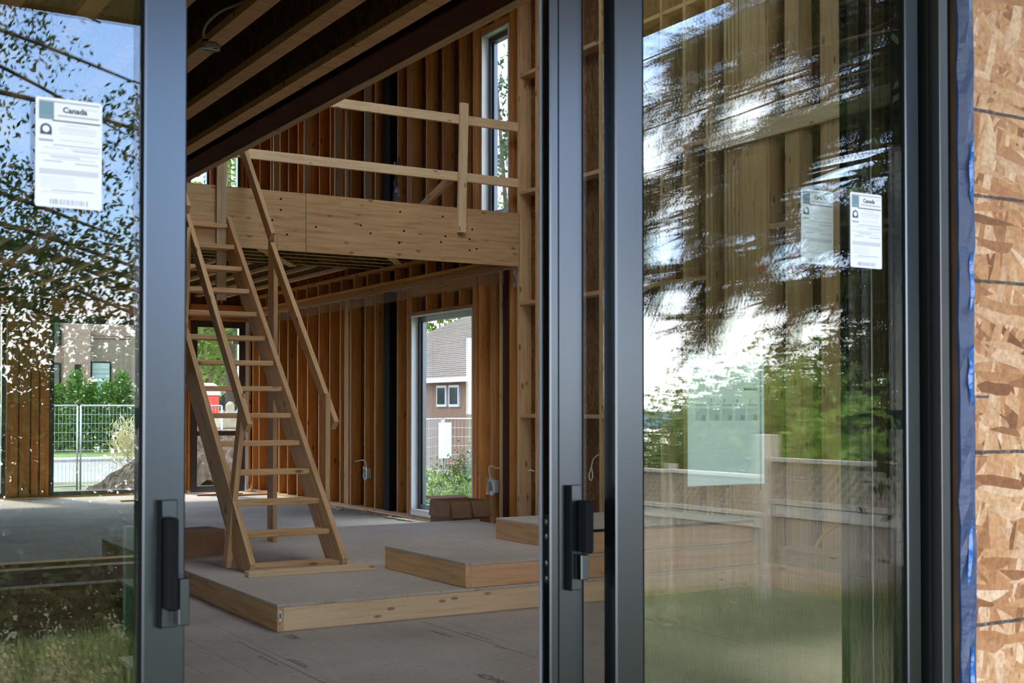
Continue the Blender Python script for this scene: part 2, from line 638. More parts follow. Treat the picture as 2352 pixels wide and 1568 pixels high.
M['bark'] = plain('bark', (.075, .055, .04), rough=.95, var=.4, vscale=12, bump=.6)
M['galv'] = plain('galvanised', (.40, .41, .42), rough=.45, metal=.6)
M['road'] = plain('asphalt_pale', (.20, .195, .19), rough=.9, var=.08, vscale=2)
M['kerb'] = plain('concrete_kerb', (.30, .30, .30), rough=.9, var=.1)
M['dirt'] = plain('dirt', (.075, .053, .037), rough=.95, var=.6, vscale=5, bump=1.0, bscale=9)
M['red'] = plain('red_plastic', (.55, .045, .015), rough=.4)
M['carwhite'] = plain('white_paint', (.42, .43, .45), rough=.3)
M['stone'] = plain('pale_stone', (.26, .215, .14), rough=.9, var=.25, vscale=4)
M['stucco'] = plain('tan_siding', (.17, .098, .062), rough=.9, var=.08)
M['shingle'] = plain('roof_shingles', (.105, .088, .078), rough=.95, var=.25, vscale=5)
M['blind'] = plain('window_blind', (.36, .47, .44), rough=.4)
M['darkglass'] = plain('dark_window_glass', (.02, .03, .035), rough=.08, spec=1.0)
M['greenpost'] = plain('green_post', (.015, .07, .03), rough=.5)


def brickmat():
    m, t, b = newmat('brick_facing')
    L = t.links.new
    geo = nn(t, 'ShaderNodeNewGeometry')
    mpn = nn(t, 'ShaderNodeMapping')
    mpn.inputs['Rotation'].default_value = (R(90), 0, 0)
    L(geo.outputs['Position'], mpn.inputs[0])
    br = nn(t, 'ShaderNodeTexBrick', i_Scale=1.0)
    br.inputs['Brick Width'].default_value = .26
    br.inputs['Row Height'].default_value = .085
    br.inputs['Mortar Size'].default_value = .006
    br.inputs['Color1'].default_value = (.34, .215, .17, 1)
    br.inputs['Color2'].default_value = (.255, .165, .13, 1)
    br.inputs['Mortar'].default_value = (.27, .22, .19, 1)
    L(mpn.outputs[0], br.inputs['Vector'])
    L(br.outputs[0], b.inputs['Base Color'])
    b.inputs['Roughness'].default_value = .9
    return m


M['brick'] = brickmat()

# ================================================================== STRUCTURE
XW = 6.6          # inner face of the right wall
YF = 18.9         # inner face of the front wall
YL = 10.85        # edge of the loft
rnd = random.Random(7)

# ---- floor: sheathing panels with joints, an open stairwell on the left
floor = struct(empty('floor', (0, 2, 0)))
xs = [-5.0 + 1.22 * i for i in range(10)]
ys = [2.12 + 2.44 * i for i in range(7)]
HX0, HX1, HY0, HY1 = -3.6, 2.32, 3.2, 9.6     # stairwell opening (stepped on its right side)
HOLES = [(HX0, 1.5, HY0, 5.7), (HX0, 1.6, 5.7, 6.6), (HX0, 1.85, 6.6, 7.2), (HX0, 2.05, 7.2, 7.8), (HX0, HX1, 7.8, HY1)]


def floor_piece(x0, x1, y0, y1):
    if x1 - x0 > .02 and y1 - y0 > .02:
        return bx('floor_panel', floor, x0 + .0007, x1 - .0007, y0 + .0007, y1 - .0007, -.02, 0, M['floor'], bev=.0008)


def minus(rects, h):
    out = []
    for x0, x1, y0, y1 in rects:
        if x1 <= h[0] or x0 >= h[1] or y1 <= h[2] or y0 >= h[3]:
            out.append((x0, x1, y0, y1))
            continue
        cx0, cx1 = max(x0, h[0]), min(x1, h[1])
        out += [(x0, cx0, y0, y1), (cx1, x1, y0, y1), (cx0, cx1, y0, max(y0, h[2])), (cx0, cx1, min(y1, h[3]), y1)]
    return [r for r in out if r[1] - r[0] > .02 and r[3] - r[2] > .02]


near_panel = None
for i, x0 in enumerate(xs):
    x1 = min(x0 + 1.22, 6.6)
    if x0 >= 6.59:
        continue
    offy = 0 if i % 2 == 0 else -1.22
    for y0 in [y + offy for y in ys] + [ys[-1] + 2.44 + offy]:
        a, b_ = max(y0, 2.12), min(y0 + 2.44, 18.9)
        if b_ - a < .05:
            continue
        rects = [(x0, x1, a, b_)]
        for h in HOLES:
            rects = minus(rects, h)
        for q in rects:
            p_ = floor_piece(*q)
            if p_ and q[0] < 3.2 < q[1] and q[2] < 5 < q[3]:
                near_panel = p_
# ink stamps along the panel joints
RZ90 = Matrix.Rotation(R(-90), 4, 'Z')
for s, x, y, sz in [('ADPRO', 2.95, 5.28, .09), ('THIS SIDE UP', 3.32, 6.45, .045), ('EDGE', 3.40, 5.85, .045), ('SIZED FOR SPACING', 3.47, 6.3, .03), ('TOX', 2.55, 6.75, .075), ('SIZED FOR SPACING', 2.22, 6.25, .03), ('SUBFLOOR', 2.32, 6.1, .05)]:
    text('printed_text', near_panel, s, sz, (x, y, .0012), RZ90, M['floorink'])
# scraps of dark print lines between the stamps
for x, y0, y1 in [(3.43, 5.2, 6.75), (2.27, 5.4, 6.7), (4.62, 5.2, 6.6)]:
    bx('printed_line', near_panel, x - .0015, x + .0015, y0, y1, .0006, .0011, M['floorink'], bev=0)

# ---- stairwell below the opening
well = struct(empty('wall_stairwell', (-1, 5.6, -2.6)))
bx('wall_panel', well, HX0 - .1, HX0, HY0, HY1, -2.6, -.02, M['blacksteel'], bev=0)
bx('wall_panel', well, HX1 + .02, HX1 + .1, HY0, HY1, -2.6, -.02, M['web'], bev=0)
bx('wall_panel', well, HX0 - .1, HX1 + .1, HY0 - .1, HY0, -2.6, -.02, M['web'], bev=0)
bx('wall_panel', well, HX0 - .1, HX1 + .1, HY1, HY1 + .1, -2.6, -.02, M['web'], bev=0)
bx('slab', well, HX0 - .1, HX1 + .1, HY0 - .1, HY1 + .1, -2.7, -2.6, M['kerb'], bev=0)

# ---- right wall: studs, plates, blocking, sheathing
wr = struct(empty('wall_right', (XW, 10, 0)))
ZT = 5.9
LW = dict(y0=11.81, y1=13.28, z0=.09, z1=2.37)
UW = dict(y0=11.05, y1=11.615, z0=3.30, z1=5.25)
# sheathing around the two windows
XS = XW + .14
for y0, y1, z0, z1 in [(2.1, 11.05, -.1, ZT + .2), (11.05, 11.615, -.1, 3.30), (11.05, 11.615, 5.25, ZT + .2), (11.615, 11.81, -.1, ZT + .2), (11.81, 13.28, -.1, .09), (11.81, 13.28, 2.37, ZT + .2), (13.28, 19.05, -.1, ZT + .2)]:
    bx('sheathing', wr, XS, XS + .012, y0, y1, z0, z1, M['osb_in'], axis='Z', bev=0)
    bx('house_wrap', wr, XS + .0125, XS + .02, y0, y1, z0, z1, M['white'], axis='Z', bev=0)


def stud(y, z0, z1, w=.038, d=.14, x=XW, mat='stud'):
    return bx('stud', wr, x, x + d, y - w / 2, y + w / 2, z0, z1, M[mat], axis='Z')


# plates
bx('bottom_plate', wr, XW, XS, 13.34, 18.88, 0, .038, M['lumber'])
bx('bottom_plate', wr, XW, XS, 2.15, 11.74, 0, .038, M['lumber'])
bx('bottom_plate', wr, XW, XS, 11.742, 13.338, 0, .038, M['lumber'])
bx('sill_plate', wr, XW - .012, XS, 11.81, 13.28, .0385, .088, M['white'])
bx('top_plate', wr, XW, XS, 2.15, 18.88, ZT - .038, ZT, M['stud'])
ys_stud = [18.80, 18.513, 18.036, 17.651, 17.297, 16.92, 16.54, 16.127, 15.745, 15.392, 15.05, 14.602, 14.30, 13.66]
for y in ys_stud:
    stud(y, .038, ZT - .038)
for y in (15.235, 15.19, 15.145):
    stud(y, .038, ZT - .038, mat='lumber')
# king and jack studs at the lower window, and header cripples
for y in (13.30, 13.345, 13.39):
    stud(y, .038, ZT - .038, w=.038)
for y in (11.79, 11.745, 11.655):
    stud(y, .038, 3.2 if y < 11.7 else ZT - .038)
bx('header_board', wr, XW, XS, 11.81, 13.28, 2.372, 2.41, M['stud'])
bx('header_board', wr, XW, XS, 11.81, 13.28, 2.60, 2.70, M['stud'])
for y in (12.1, 12.5, 12.9):
    stud(y, 2.41, 2.60)
for y in (12.1, 12.5, 12.9):
    stud(y, 2.98, ZT - .038)
# upper window framing
for y in (11.03,):
    stud(y, .038, ZT - .038)
bx('header_board', wr, XW, XS, 11.05, 11.615, 5.255, 5.33, M['stud'])
bx('header_board', wr, XW, XS, 11.05, 11.615, 3.20, 3.295, M['stud'])
stud(11.34, 5.33, ZT - .038)
# studs by the loft end and nearer
stud(11.40, .038, 3.2, w=.06)
stud(11.22, .038, 3.2, w=.038, mat='lumber')
stud(10.86, .038, ZT - .038, w=.05, mat='lumber')
for y in (10.52, 9.42, 8.97, 8.51, 8.20, 7.91, 7.86, 7.20, 6.62, 6.18, 5.7, 5.3, 4.9, 4.5, 4.1, 3.7, 3.3, 2.9, 2.5):
    stud(y, .038, ZT - .038, mat='lumber')
stud(9.9, .038, ZT - .038, mat='stud')
for y in (7.68, 7.635, 7.59, 7.545, 7.50):
    stud(y, .038, ZT - .038, mat='lumber')
# sheet facing on a wide bay and a tall post seen through the right glass
bx('plywood_strip', wr, XW - .012, XW, 7.20, 7.47, .04, ZT - .04, M['ply'], axis='Z')
bx('post', wr, XW - .02, XW + .12, 6.38, 6.60, .04, ZT - .04, M['lumber'], axis='Z')
bx('post', wr, XW - .015, XW + .12, 6.84, 6.99, .04, ZT - .04, M['ply'], axis='Z')
# blocking rows
yb = [10.86, 10.52, 9.9, 9.42, 8.97, 8.51, 8.20, 7.91]
for z in (1.205, 2.342, 3.457, 4.65):
    for a, b_ in zip(yb[1:], yb[:-1]):
        bx('blocking', wr, XW + .002, XS, a + .02, b_ - .02, z - .019, z + .019, M['lumber'], axis='Y')
bx('blocking', wr, XW, XS, 6.62, 7.18, 2.64, 2.68, M['lumber'], axis='Y')
bx('blocking', wr, XW, XS, 7.22, 7.48, 2.64, 2.68, M['lumber'], axis='Y')
# ledger board nailed flat across the studs
bx('ledger_board', wr, XW - .04, XW - .001, 5.6, 7.84, 3.34, 3.48, M['pale'])
# steel posts let into the wall
bx('steel_post', wr, XW - .01, XW + .13, 13.86, 14.03, .04, 5.85, M['blacksteel'], axis='Z')
bx('steel_post', wr, XW - .01, XW + .13, 11.04, 11.15, .04, 2.7, M['steel'], axis='Z')
# flat grey two-by-fours standing on the loft in front of the studs
for y in (17.545, 16.338, 15.259, 14.316):
    bx('stud', wr, 6.46, 6.55, y - .019, y + .019, 3.25, ZT - .04, M['grey_lumber'], axis='Z')
# band of short blocks between the wall plates under the loft
for z0, z1 in ((2.72, 2.757), (2.760, 2.797), (2.945, 2.983)):
    bx('wall_plate', wr, 6.46, 6.6, 10.88, 18.86, z0, z1, M['stud'])
for i in range(20):
    y = 11.05 + .4 * i
    bx('cripple_stud', wr, 6.47, 6.59, y - .019, y + .019, 2.798, 2.944, M['stud'], axis='Z')
bx('wall_plate', wr, 6.58, 6.70, 10.88, 18.86, 2.70, 2.718, M['lumber'])

# ---- windows in the right wall
def wall_window(name, g, label):
    w = struct(empty(name, (XW, (g['y0'] + g['y1']) / 2, g['z0'])), label)
    y0, y1, z0, z1 = g['y0'], g['y1'], g['z0'], g['z1']
    for nm, a in (('jamb_liner', (y0, y0 + .016, z0, z1)), ('jamb_liner', (y1 - .016, y1, z0, z1)), ('head_liner', (y0 + .016, y1 - .016, z1 - .016, z1)), ('sill_liner', (y0 + .016, y1 - .016, z0, z0 + .016))):
        bx(nm, w, XW - .005, XW + .17, *a, M['white'], bev=.001)
    fa, fb, fc, fd = y0 + .016, y1 - .016, z0 + .016, z1 - .016
    X0, X1, t = XW + .075, XW + .16, .055
    bx('frame_stile', w, X0, X1, fa, fa + t, fc, fd, M['black'], axis='Z')
    bx('frame_stile', w, X0, X1, fb - t, fb, fc, fd, M['black'], axis='Z')
    bx('frame_rail', w, X0, X1, fa + t, fb - t, fc, fc + t, M['black'])
    bx('frame_rail', w, X0, X1, fa + t, fb - t, fd - t, fd, M['black'])
    bx('glass_bead', w, X0 + .02, X0 + .05, fb - t - .03, fb - t, fc + t, fd - t, M['frame'], axis='Z')
    bx('pane', w, X0 + .034, X0 + .054, fa + t, fb - t, fc + t, fd - t, M['glass_win'], axis='Z', bev=0)
    return w


w1 = wall_window('window_1', LW, 'tall black-framed window with white jambs beside the cardboard box')
w2 = wall_window('window_2', UW, 'narrow tall black-framed window with white jambs above the loft guard rail')

# ---- front wall with window, door and loft windows
wf = struct(empty('wall_front', (3, YF, 0)))
YS = YF + .14
F1 = (3.62, 5.52, .03, 2.58)        # big window
FD = (5.67, 6.57, .0, 2.63)         # door
F0 = (1.0, 3.02, .03, 2.56)         # window further left
LU = [(5.30, 5.94, 3.9, 5.6), (6.165, 6.43, 3.9, 5.6), (2.75, 5.1, 3.6, 5.6)]  # the last, widest one is unseen, added to light the loft
cut = [F0, F1, FD] + LU
gx = sorted(set([-5, 6.75] + [c[0] for c in cut] + [c[1] for c in cut]))
gz = sorted(set([-.1, ZT + .2] + [c[2] for c in cut] + [c[3] for c in cut]))
for xa, xb in zip(gx[:-1], gx[1:]):
    run = None
    for za, zb in zip(gz[:-1], gz[1:]):
        xm, zm = (xa + xb) / 2, (za + zb) / 2
        hole = any(c[0] < xm < c[1] and c[2] < zm < c[3] for c in cut)
        if not hole:
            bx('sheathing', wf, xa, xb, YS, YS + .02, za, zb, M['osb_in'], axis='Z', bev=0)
for x0, x1 in ((3.04, 3.18), (3.2, 3.34), (3.36, 3.46), (3.48, 3.60)):
    bx('stud', wf, x0, x1, YF, YS, .038, 2.9, M['stud'], axis='Z')
for x in (.95, .5, .1, -.3, -.7, 5.54, 5.58, 5.63, 6.585):
    bx('stud', wf, x - .019, x + .019, YF, YS, .038, ZT, M['stud'], axis='Z')
for x in (5.25, 5.98, 6.06, 6.13, 6.46, 6.52, ):
    bx('stud', wf, x - .019, x + .019, YF, YS, 2.9, ZT, M['stud'], axis='Z')
bx('header_board', wf, .9, 6.6, YF, YS, 2.64, 2.88, M['stud'])
for a, b_ in ((-5, F1[0]), (F1[0], F1[1] + .1)):
    bx('bottom_plate', wf, a, b_, YF + .001, YS, 0, .028, M['lumber'])


def front_frame(name, r, label, rail=None, white=False, fw=.075):
    w = struct(empty(name, ((r[0] + r[1]) / 2, YF, r[2])), label)
    x0, x1, z0, z1 = r
    if white:
        bx('jamb_liner', w, x1 - .045, x1, YF - .01, YS, z0 + .02, z1, M['white'], axis='Z', bev=.001)
        x1 -= .047
    Y0, Y1 = YF + .03, YF + .12
    bx('frame_stile', w, x0, x0 + fw, Y0, Y1, z0, z1, M['black'], axis='Z')
    bx('frame_stile', w, x1 - fw, x1, Y0, Y1, z0, z1, M['black'], axis='Z')
    bx('frame_rail', w, x0 + fw, x1 - fw, Y0, Y1, z0, z0 + fw, M['black'])
    bx('frame_rail', w, x0 + fw, x1 - fw, Y0, Y1, z1 - fw, z1, M['black'])
    if rail:
        bx('mid_rail', w, x0 + fw, x1 - fw, Y0, Y1, rail[0], rail[1], M['black'])
    bx('pane', w, x0 + fw, x1 - fw, Y0 + .035, Y0 + .055, z0 + fw, z1 - fw, M['glass_win'], axis='Z', bev=0)
    return w


front_frame('window_3', F1, 'wide black-framed front window looking out on the temporary fence', fw=.055)
front_frame('window_4', F0, 'front window at the far left, cut by the picture edge', fw=.055)
front_frame('window_5', LU[0], 'loft window behind the top of the stair, left of the pair', fw=.04)
front_frame('window_6', LU[1], 'loft window behind the stair handrail, right of the pair', fw=.04)
front_frame('window_9', LU[2], 'unseen wide loft window in the front wall, added for daylight', fw=.05)
dr = front_frame('door_1', FD, 'black glazed front door with a mid rail behind the stair', rail=(.865, .94), white=True, fw=.10)
lab = bx('paper_label', dr, 6.33, 6.45, YF + .055, YF + .06, 2.28, 2.36, M['paper'], bev=0)
lab['label'] = 'small white paper label on the door glass'

# ---- left wall, roof deck
wl = struct(empty('wall_left', (-5, 10, 0)))
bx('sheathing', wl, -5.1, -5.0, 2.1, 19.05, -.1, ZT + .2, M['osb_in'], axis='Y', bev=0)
for i in range(40):
    y = 2.3 + .41 * i
    bx('stud', wl, -5.0, -4.86, y - .019, y + .019, 0, 2.95, M['stud'], axis='Z')
roof = struct(empty('ceiling_roof', (1, 10, ZT + .2)))
ADDED_SKYLIGHTS = [(3.1, 5.4, 7.1, 9.4)]  # unseen roof opening, added to light the room below
gx = sorted(set([-5.3, 6.9] + [c for k in ADDED_SKYLIGHTS for c in k[:2]]))
gy = sorted(set([1.8, 19.3] + [c for k in ADDED_SKYLIGHTS for c in k[2:]]))
for xa, xb in zip(gx[:-1], gx[1:]):
    for ya, yb_ in zip(gy[:-1], gy[1:]):
        if not any(k[0] < (xa + xb) / 2 < k[1] and k[2] < (ya + yb_) / 2 < k[3] for k in ADDED_SKYLIGHTS):
            bx('roof_deck', roof, xa, xb, ya, yb_, ZT + .23, ZT + .26, M['ply'], axis='X', bev=0)
for i, k in enumerate(ADDED_SKYLIGHTS):
    sw = struct(empty('window_%d' % (8 + i), (k[0], k[2], ZT + .26)), 'unseen roof window added to light the double-height room')
    for nm, q in (('frame_rail', (k[0], k[1], k[2], k[2] + .06)), ('frame_rail', (k[0], k[1], k[3] - .06, k[3])), ('frame_stile', (k[0], k[0] + .06, k[2] + .06, k[3] - .06)), ('frame_stile', (k[1] - .06, k[1], k[2] + .06, k[3] - .06))):
        bx(nm, sw, *q, ZT + .23, ZT + .33, M['black'])
    bx('pane', sw, k[0] + .06, k[1] - .06, k[2] + .06, k[3] - .06, ZT + .28, ZT + .30, M['glass_win'], bev=0)
for i in range(26):
    y = 2.5 + .65 * i
    if any(k[2] - .05 < y < k[3] + .05 for k in ADDED_SKYLIGHTS):
        bx('rafter', roof, -5.0, 2.8, y - .019, y + .019, ZT + .0, ZT + .22, M['stud'])
        continue
    bx('rafter', roof, -5.0, 6.74, y - .019, y + .019, ZT + .0, ZT + .22, M['stud'])

# ---- back wall around the sliding doors (outer OSB face at the right of the picture)
wb = struct(empty('wall_back', (2.5, 2.0, 0)))
for z0, z1 in ((-.35, .95), (.953, 2.17), (2.173, 2.95)):
    pass
bx('sheathing_panel', wb, 2.452, 3.67, 1.972, 1.985, -.38, 2.95, M['osb_wall'], axis='X', bev=.001)
bx('sheathing_panel', wb, 3.674, 4.89, 1.972, 1.985, -.38, 2.95, M['osb_wall'], axis='X', bev=.001)
bx('sheathing_panel', wb, 4.894, 6.75, 1.972, 1.985, -.38, 2.95, M['osb_wall'], axis='X', bev=.001)
pt = bx('sheathing_patch', wb, 2.4525, 2.502, 1.9695, 1.9718, 1.16, 1.303, M['osb_wall'], axis='Z', bev=.0005)
bx('printed_line', wb, 2.456, 2.50, 1.9685, 1.9694, 1.297, 1.303, M['ink'], bev=0)
bx('sheathing_panel', wb, 2.60, 2.75, 1.972, 1.985, 2.953, ZT + .2, M['osb_wall'], axis='X', bev=0)
bx('sheathing_panel', wb, 5.1, 6.75, 1.972, 1.985, 2.953, ZT + .2, M['osb_wall'], axis='X', bev=0)
bx('sheathing_panel', wb, 2.75, 5.1, 1.972, 1.985, 2.953, 3.1, M['osb_wall'], axis='X', bev=0)
bx('sheathing_panel', wb, 2.75, 5.1, 1.972, 1.985, 5.75, ZT + .2, M['osb_wall'], axis='X', bev=0)
bx('sheathing_panel', wb, -5.1, -1.55, 1.972, 1.985, -.38, 2.95, M['osb_wall'], axis='X', bev=0)
bx('sheathing_panel', wb, -5.1, 2.60, 1.972, 1.985, 2.953, ZT + .2, M['osb_wall'], axis='X', bev=0)
bx('sheathing_panel', wb, -1.55, 2.452, 1.972, 1.985, 2.52, 2.95, M['osb_wall'], axis='X', bev=0)
for x in (2.50, 2.54, 2.9, 3.3, 3.7, 4.1, 4.5, 4.9, 5.3, 5.7, 6.1, 6.5, -1.6, -2.0, -2.4, -2.8, -3.2, -3.6, -4.0, -4.4, -4.8):
    bx('stud', wb, x - .019, x + .019, 1.987, 2.125, 0, 2.5, M['lumber'], axis='Z')
bx('header_board', wb, -5, 6.7, 1.987, 2.125, 2.52, 2.9, M['stud'])
# unseen upper back window, added to bring daylight into the double-height room
front = struct(empty('window_7', (4.75, 2.0, 3.3)), 'unseen upper back window added for daylight, high above the sheathed wall')
for nm, a in (('frame_stile', (2.75, 2.82, 3.1, 5.75)), ('frame_stile', (5.03, 5.1, 3.1, 5.75)), ('frame_rail', (2.82, 5.03, 3.1, 3.17)), ('frame_rail', (2.82, 5.03, 5.68, 5.75))):
    bx(nm, front, a[0], a[1], 1.99, 2.08, a[2], a[3], M['black'])
bx('pane', front, 2.82, 5.03, 2.02, 2.04, 3.17, 5.68, M['glass_win'], bev=0)

# ---- terrace roof projecting over the doors (its underside and edge show in the reflections)
porch = struct(empty('ceiling_terrace', (1, 0.3, 2.9)))
n = 13
for i in range(n):
    x0 = -3.0 + i * (6.26 / n)
    bx('soffit_board', porch, x0 + .002, x0 + 6.26 / n - .002, -1.28, 1.965, 2.9, 2.918, M['pale'], axis='Y', bev=.001)
bx('fascia_board', porch, -3.02, 3.28, -1.32, -1.282, 2.89, 3.14, M['lumber'])
bx('fascia_board', porch, 3.262, 3.30, -1.28, 1.965, 2.89, 3.14, M['lumber'])
for x_ in (-2.95, 3.10):
    bx('post', porch, x_, x_ + .14, -1.27, -1.13, -.45, 2.89, M['lumber'], axis='Z')
bx('roof_deck', porch, -3.0, 3.26, -1.28, 1.965, 3.12, 3.14, M['osb_in'], bev=0)

# ---- low ceiling on the left: engineered joists with dark OSB webs
ceil = struct(empty('ceiling', (0, 10, 2.98)))


def ijoist(name, parent, c, z0, z1, axis, a0, a1, fw=.084, fh=.038, wt=.011, side=0):
    p = [(c - fw / 2, z0), (c + fw / 2, z0), (c + fw / 2, z0 + fh), (c + wt / 2, z0 + fh), (c + wt / 2, z1 - fh), (c + fw / 2, z1 - fh), (c + fw / 2, z1), (c - fw / 2, z1), (c - fw / 2, z1 - fh), (c - wt / 2, z1 - fh), (c - wt / 2, z0 + fh), (c - fw / 2, z0 + fh)]
    return prism(name, parent, p, axis, a0, a1, [M['lumber'], M['web']], mi=[0, side, 0, 1, 0, 0, 0, 0, 0, 1, 0, side])


for i in range(24):
    c = 2.432 - .3055 * i
    if c > -4.95:
        ijoist('joist', ceil, c, 2.98, 3.34, 'Y', 2.13, 18.88)
for i in range(5):
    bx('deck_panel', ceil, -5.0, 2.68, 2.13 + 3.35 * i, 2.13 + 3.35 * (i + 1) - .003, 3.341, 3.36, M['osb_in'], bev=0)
for y in (12.2, 14.6):
    bx('cross_brace', ceil, -4.9, 2.45, y, y + .089, 2.94, 2.979, M['lumber'])

# ---- floor of the loft
loft = struct(empty('floor_loft', (4.6, YL, 2.7)), 'loft floor with plywood edge band above the stair')
bx('edge_panel', loft, 2.74, 4.302, YL - .018, YL, 2.712, 3.25, M['ply'], axis='X')
bx('edge_panel', loft, 4.306, 6.592, YL - .018, YL, 2.712, 3.252, M['ply'], axis='X')
bx('rim_board', loft, 2.74, 6.59, YL + .001, YL + .02, 2.73, 3.20, M['web'])
for i in range(11):
    ijoist('joist', loft, 10.99 + .305 * i, 2.985, 3.225, 'X', 2.74, 6.45, fw=.05, fh=.05, side=1)  # lower flange sides take the dark web colour to paint their shade
for i in range(9):
    ijoist('joist', loft, 2.95 + .4 * i, 2.985, 3.225, 'Y', 14.22, 18.88, fw=.064)
for i in range(7):
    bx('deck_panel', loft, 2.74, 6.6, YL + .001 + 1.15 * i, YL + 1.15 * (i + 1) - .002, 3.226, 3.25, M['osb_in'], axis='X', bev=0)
board('diagonal_brace', loft, (3.5, 11.1, 2.96), (5.4, 14.0, 2.96), .089, .02, (0, 0, 1), M['lumber'])
board('diagonal_brace', loft, (4.9, 10.95, 2.96), (6.4, 13.2, 2.96), .089, .02, (0, 0, 1), M['lumber'])
# nail heads and plugs in the edge panels
for x, z in [(3.98, 2.98), (4.06, 3.18), (4.06, 3.08), (4.12, 2.86), (4.4, 2.95), (4.85, 3.0), (4.95, 2.93), (5.25, 2.86), (5.26, 3.16), (5.3, 2.98), (5.72, 3.15), (5.75, 2.96), (5.7, 2.9), (6.02, 2.95), (6.05, 3.05), (6.1, 2.86), (6.02, 2.84)]:
    p = [(x + .011 * math.cos(2 * math.pi * k / 8), z + .011 * math.sin(2 * math.pi * k / 8)) for k in range(8)]
    prism('plug', loft, p, 'Y', YL - .0195, YL - .0175, M['steel'])

# ================================================================== SLIDING DOORS
DZ0, DZ1 = -.02, 2.46


def leaf(name, label, xl0, xl1, xr0, xr1, Y0, Y1):
    d = struct(empty(name, ((xl0 + xr1) / 2, Y0, DZ0)), label)
    bx('stile', d, xl0, xl1, Y0, Y1, DZ0, DZ1, M['frame'], axis='Z', bev=.003)
    bx('stile', d, xr0, xr1, Y0, Y1, DZ0, DZ1, M['frame'], axis='Z', bev=.003)
    bx('rail', d, xl1, xr0, Y0 + .001, Y1 - .001, DZ0, DZ0 + .09, M['frame'], bev=.002)
    bx('rail', d, xl1, xr0, Y0 + .001, Y1 - .001, DZ1 - .07, DZ1, M['frame'], bev=.002)
    for a, b_ in ((xl1, xl1 + .004), (xr0 - .004, xr0)):
        bx('gasket', d, a, b_, Y0 + .004, Y1 - .004, DZ0 + .09, DZ1 - .07, M['rubber'], axis='Z', bev=0)
    bx('pane', d, xl1 + .004, xr0 - .004, Y0 + .010, Y0 + .030, DZ0 + .09, DZ1 - .07, M['glass_door'], axis='Z', bev=0)
    return d


def pull(d, xc, Y, z0, z1, grip_dx, grip_z, knob_dx, knob_z):
    """long back plate, projecting pull grip and thumb latch"""
    pl = bx('handle', d, xc - .012, xc + .014, Y - .009, Y, z0, z1, M['frame'], axis='Z', bev=.0015)
    pl['label'] = 'dark metal pull handle on the stile'
    bx('handle_edge', pl, xc - .0165, xc - .0122, Y - .016, Y, z0, z1, M['rubber'], axis='Z', bev=.001)
    bx('grip', pl, xc + grip_dx - .009, xc + grip_dx + .009, Y - .042, Y - .0095, grip_z[0], grip_z[1], M['rubber'], axis='Z', bev=.003)
    bx('thumb_latch', pl, xc + knob_dx - .008, xc + knob_dx + .010, Y - .034, Y - .0095, knob_z[0], knob_z[1], M['frame'], axis='Z', bev=.002)
    return pl


dl = leaf('door_2', 'left sliding glass door with dark frame, cut by the left picture edge', -1.28, -1.21, .523, .591, 2.0, 2.042)
pull(dl, .562, 2.0, .925, 1.127, -.002, (.955, 1.10), .017, (.93, 1.005))
d3 = leaf('door_3', 'right sliding glass door with dark frame and pull handle, behind the fixed panel', 1.326, 1.403, 2.36, 2.40, 2.062, 2.106)
pull(d3, 1.379, 2.062, .916, 1.122, .013, (.99, 1.092), .005, (.938, .988))
# brush strip, groove and latch hardware on the exposed edge of the sliding leaf
bx('stile_groove', d3, 1.3445, 1.3461, 2.0605, 2.062, DZ0, DZ1, M['rubber'], axis='Z', bev=0)
bx('brush_strip', d3, 1.3235, 1.326, 2.094, 2.100, DZ0, DZ1, M['galv'], axis='Z', bev=0)
lk = bx('lock_plate', d3, 1.3235, 1.3258, 2.065, 2.082, .93, 1.065, M['rubber'], axis='Z', bev=0)
for z in (.94, .97, 1.022, 1.05):
    prism('screw', lk, [(2.072 + .004 * math.cos(k * math.pi / 3), z + .006 * math.sin(k * math.pi / 3)) for k in range(6)], 'X', 1.3205, 1.3235, M['silver'])
d4 = leaf('door_4', 'fixed glass panel with dark frame in front of the sliding door with the pull handle', 1.439, 1.506, 2.257, 2.301, 2.0, 2.044)

# door surround: jambs, head, sill, track
jamb = struct(empty('trim_1', (2.38, 1.99, 0)), 'dark aluminium door jamb beside the blue tape, coloured darker for shade')
bx('jamb', jamb, 2.343, 2.372, 1.975, 2.125, -.06, 2.52, M['black'], axis='Z')  # same aluminium as the frame, coloured black to imitate dark surroundings
bx('jamb_return', jamb, 2.372, 2.412, 2.0, 2.125, -.06, 2.52, M['rubber'], axis='Z')
bx('jamb_channel', jamb, 2.303, 2.343, 2.046, 2.056, -.06, 2.50, M['rubber'], axis='Z', bev=0)
bx('jamb_lip', jamb, 2.322, 2.330, 1.995, 2.04, -.06, 2.50, M['rubber'], axis='Z', bev=.001)
bx('head', jamb, -1.5, 2.343, 1.98, 2.125, 2.462, 2.52, M['frame'])
bx('sill', jamb, -1.5, 2.343, 1.96, 2.118, -.06, -.022, M['frame'])
bx('jamb', jamb, -1.52, -1.49, 1.975, 2.125, -.06, 2.52, M['frame'], axis='Z')

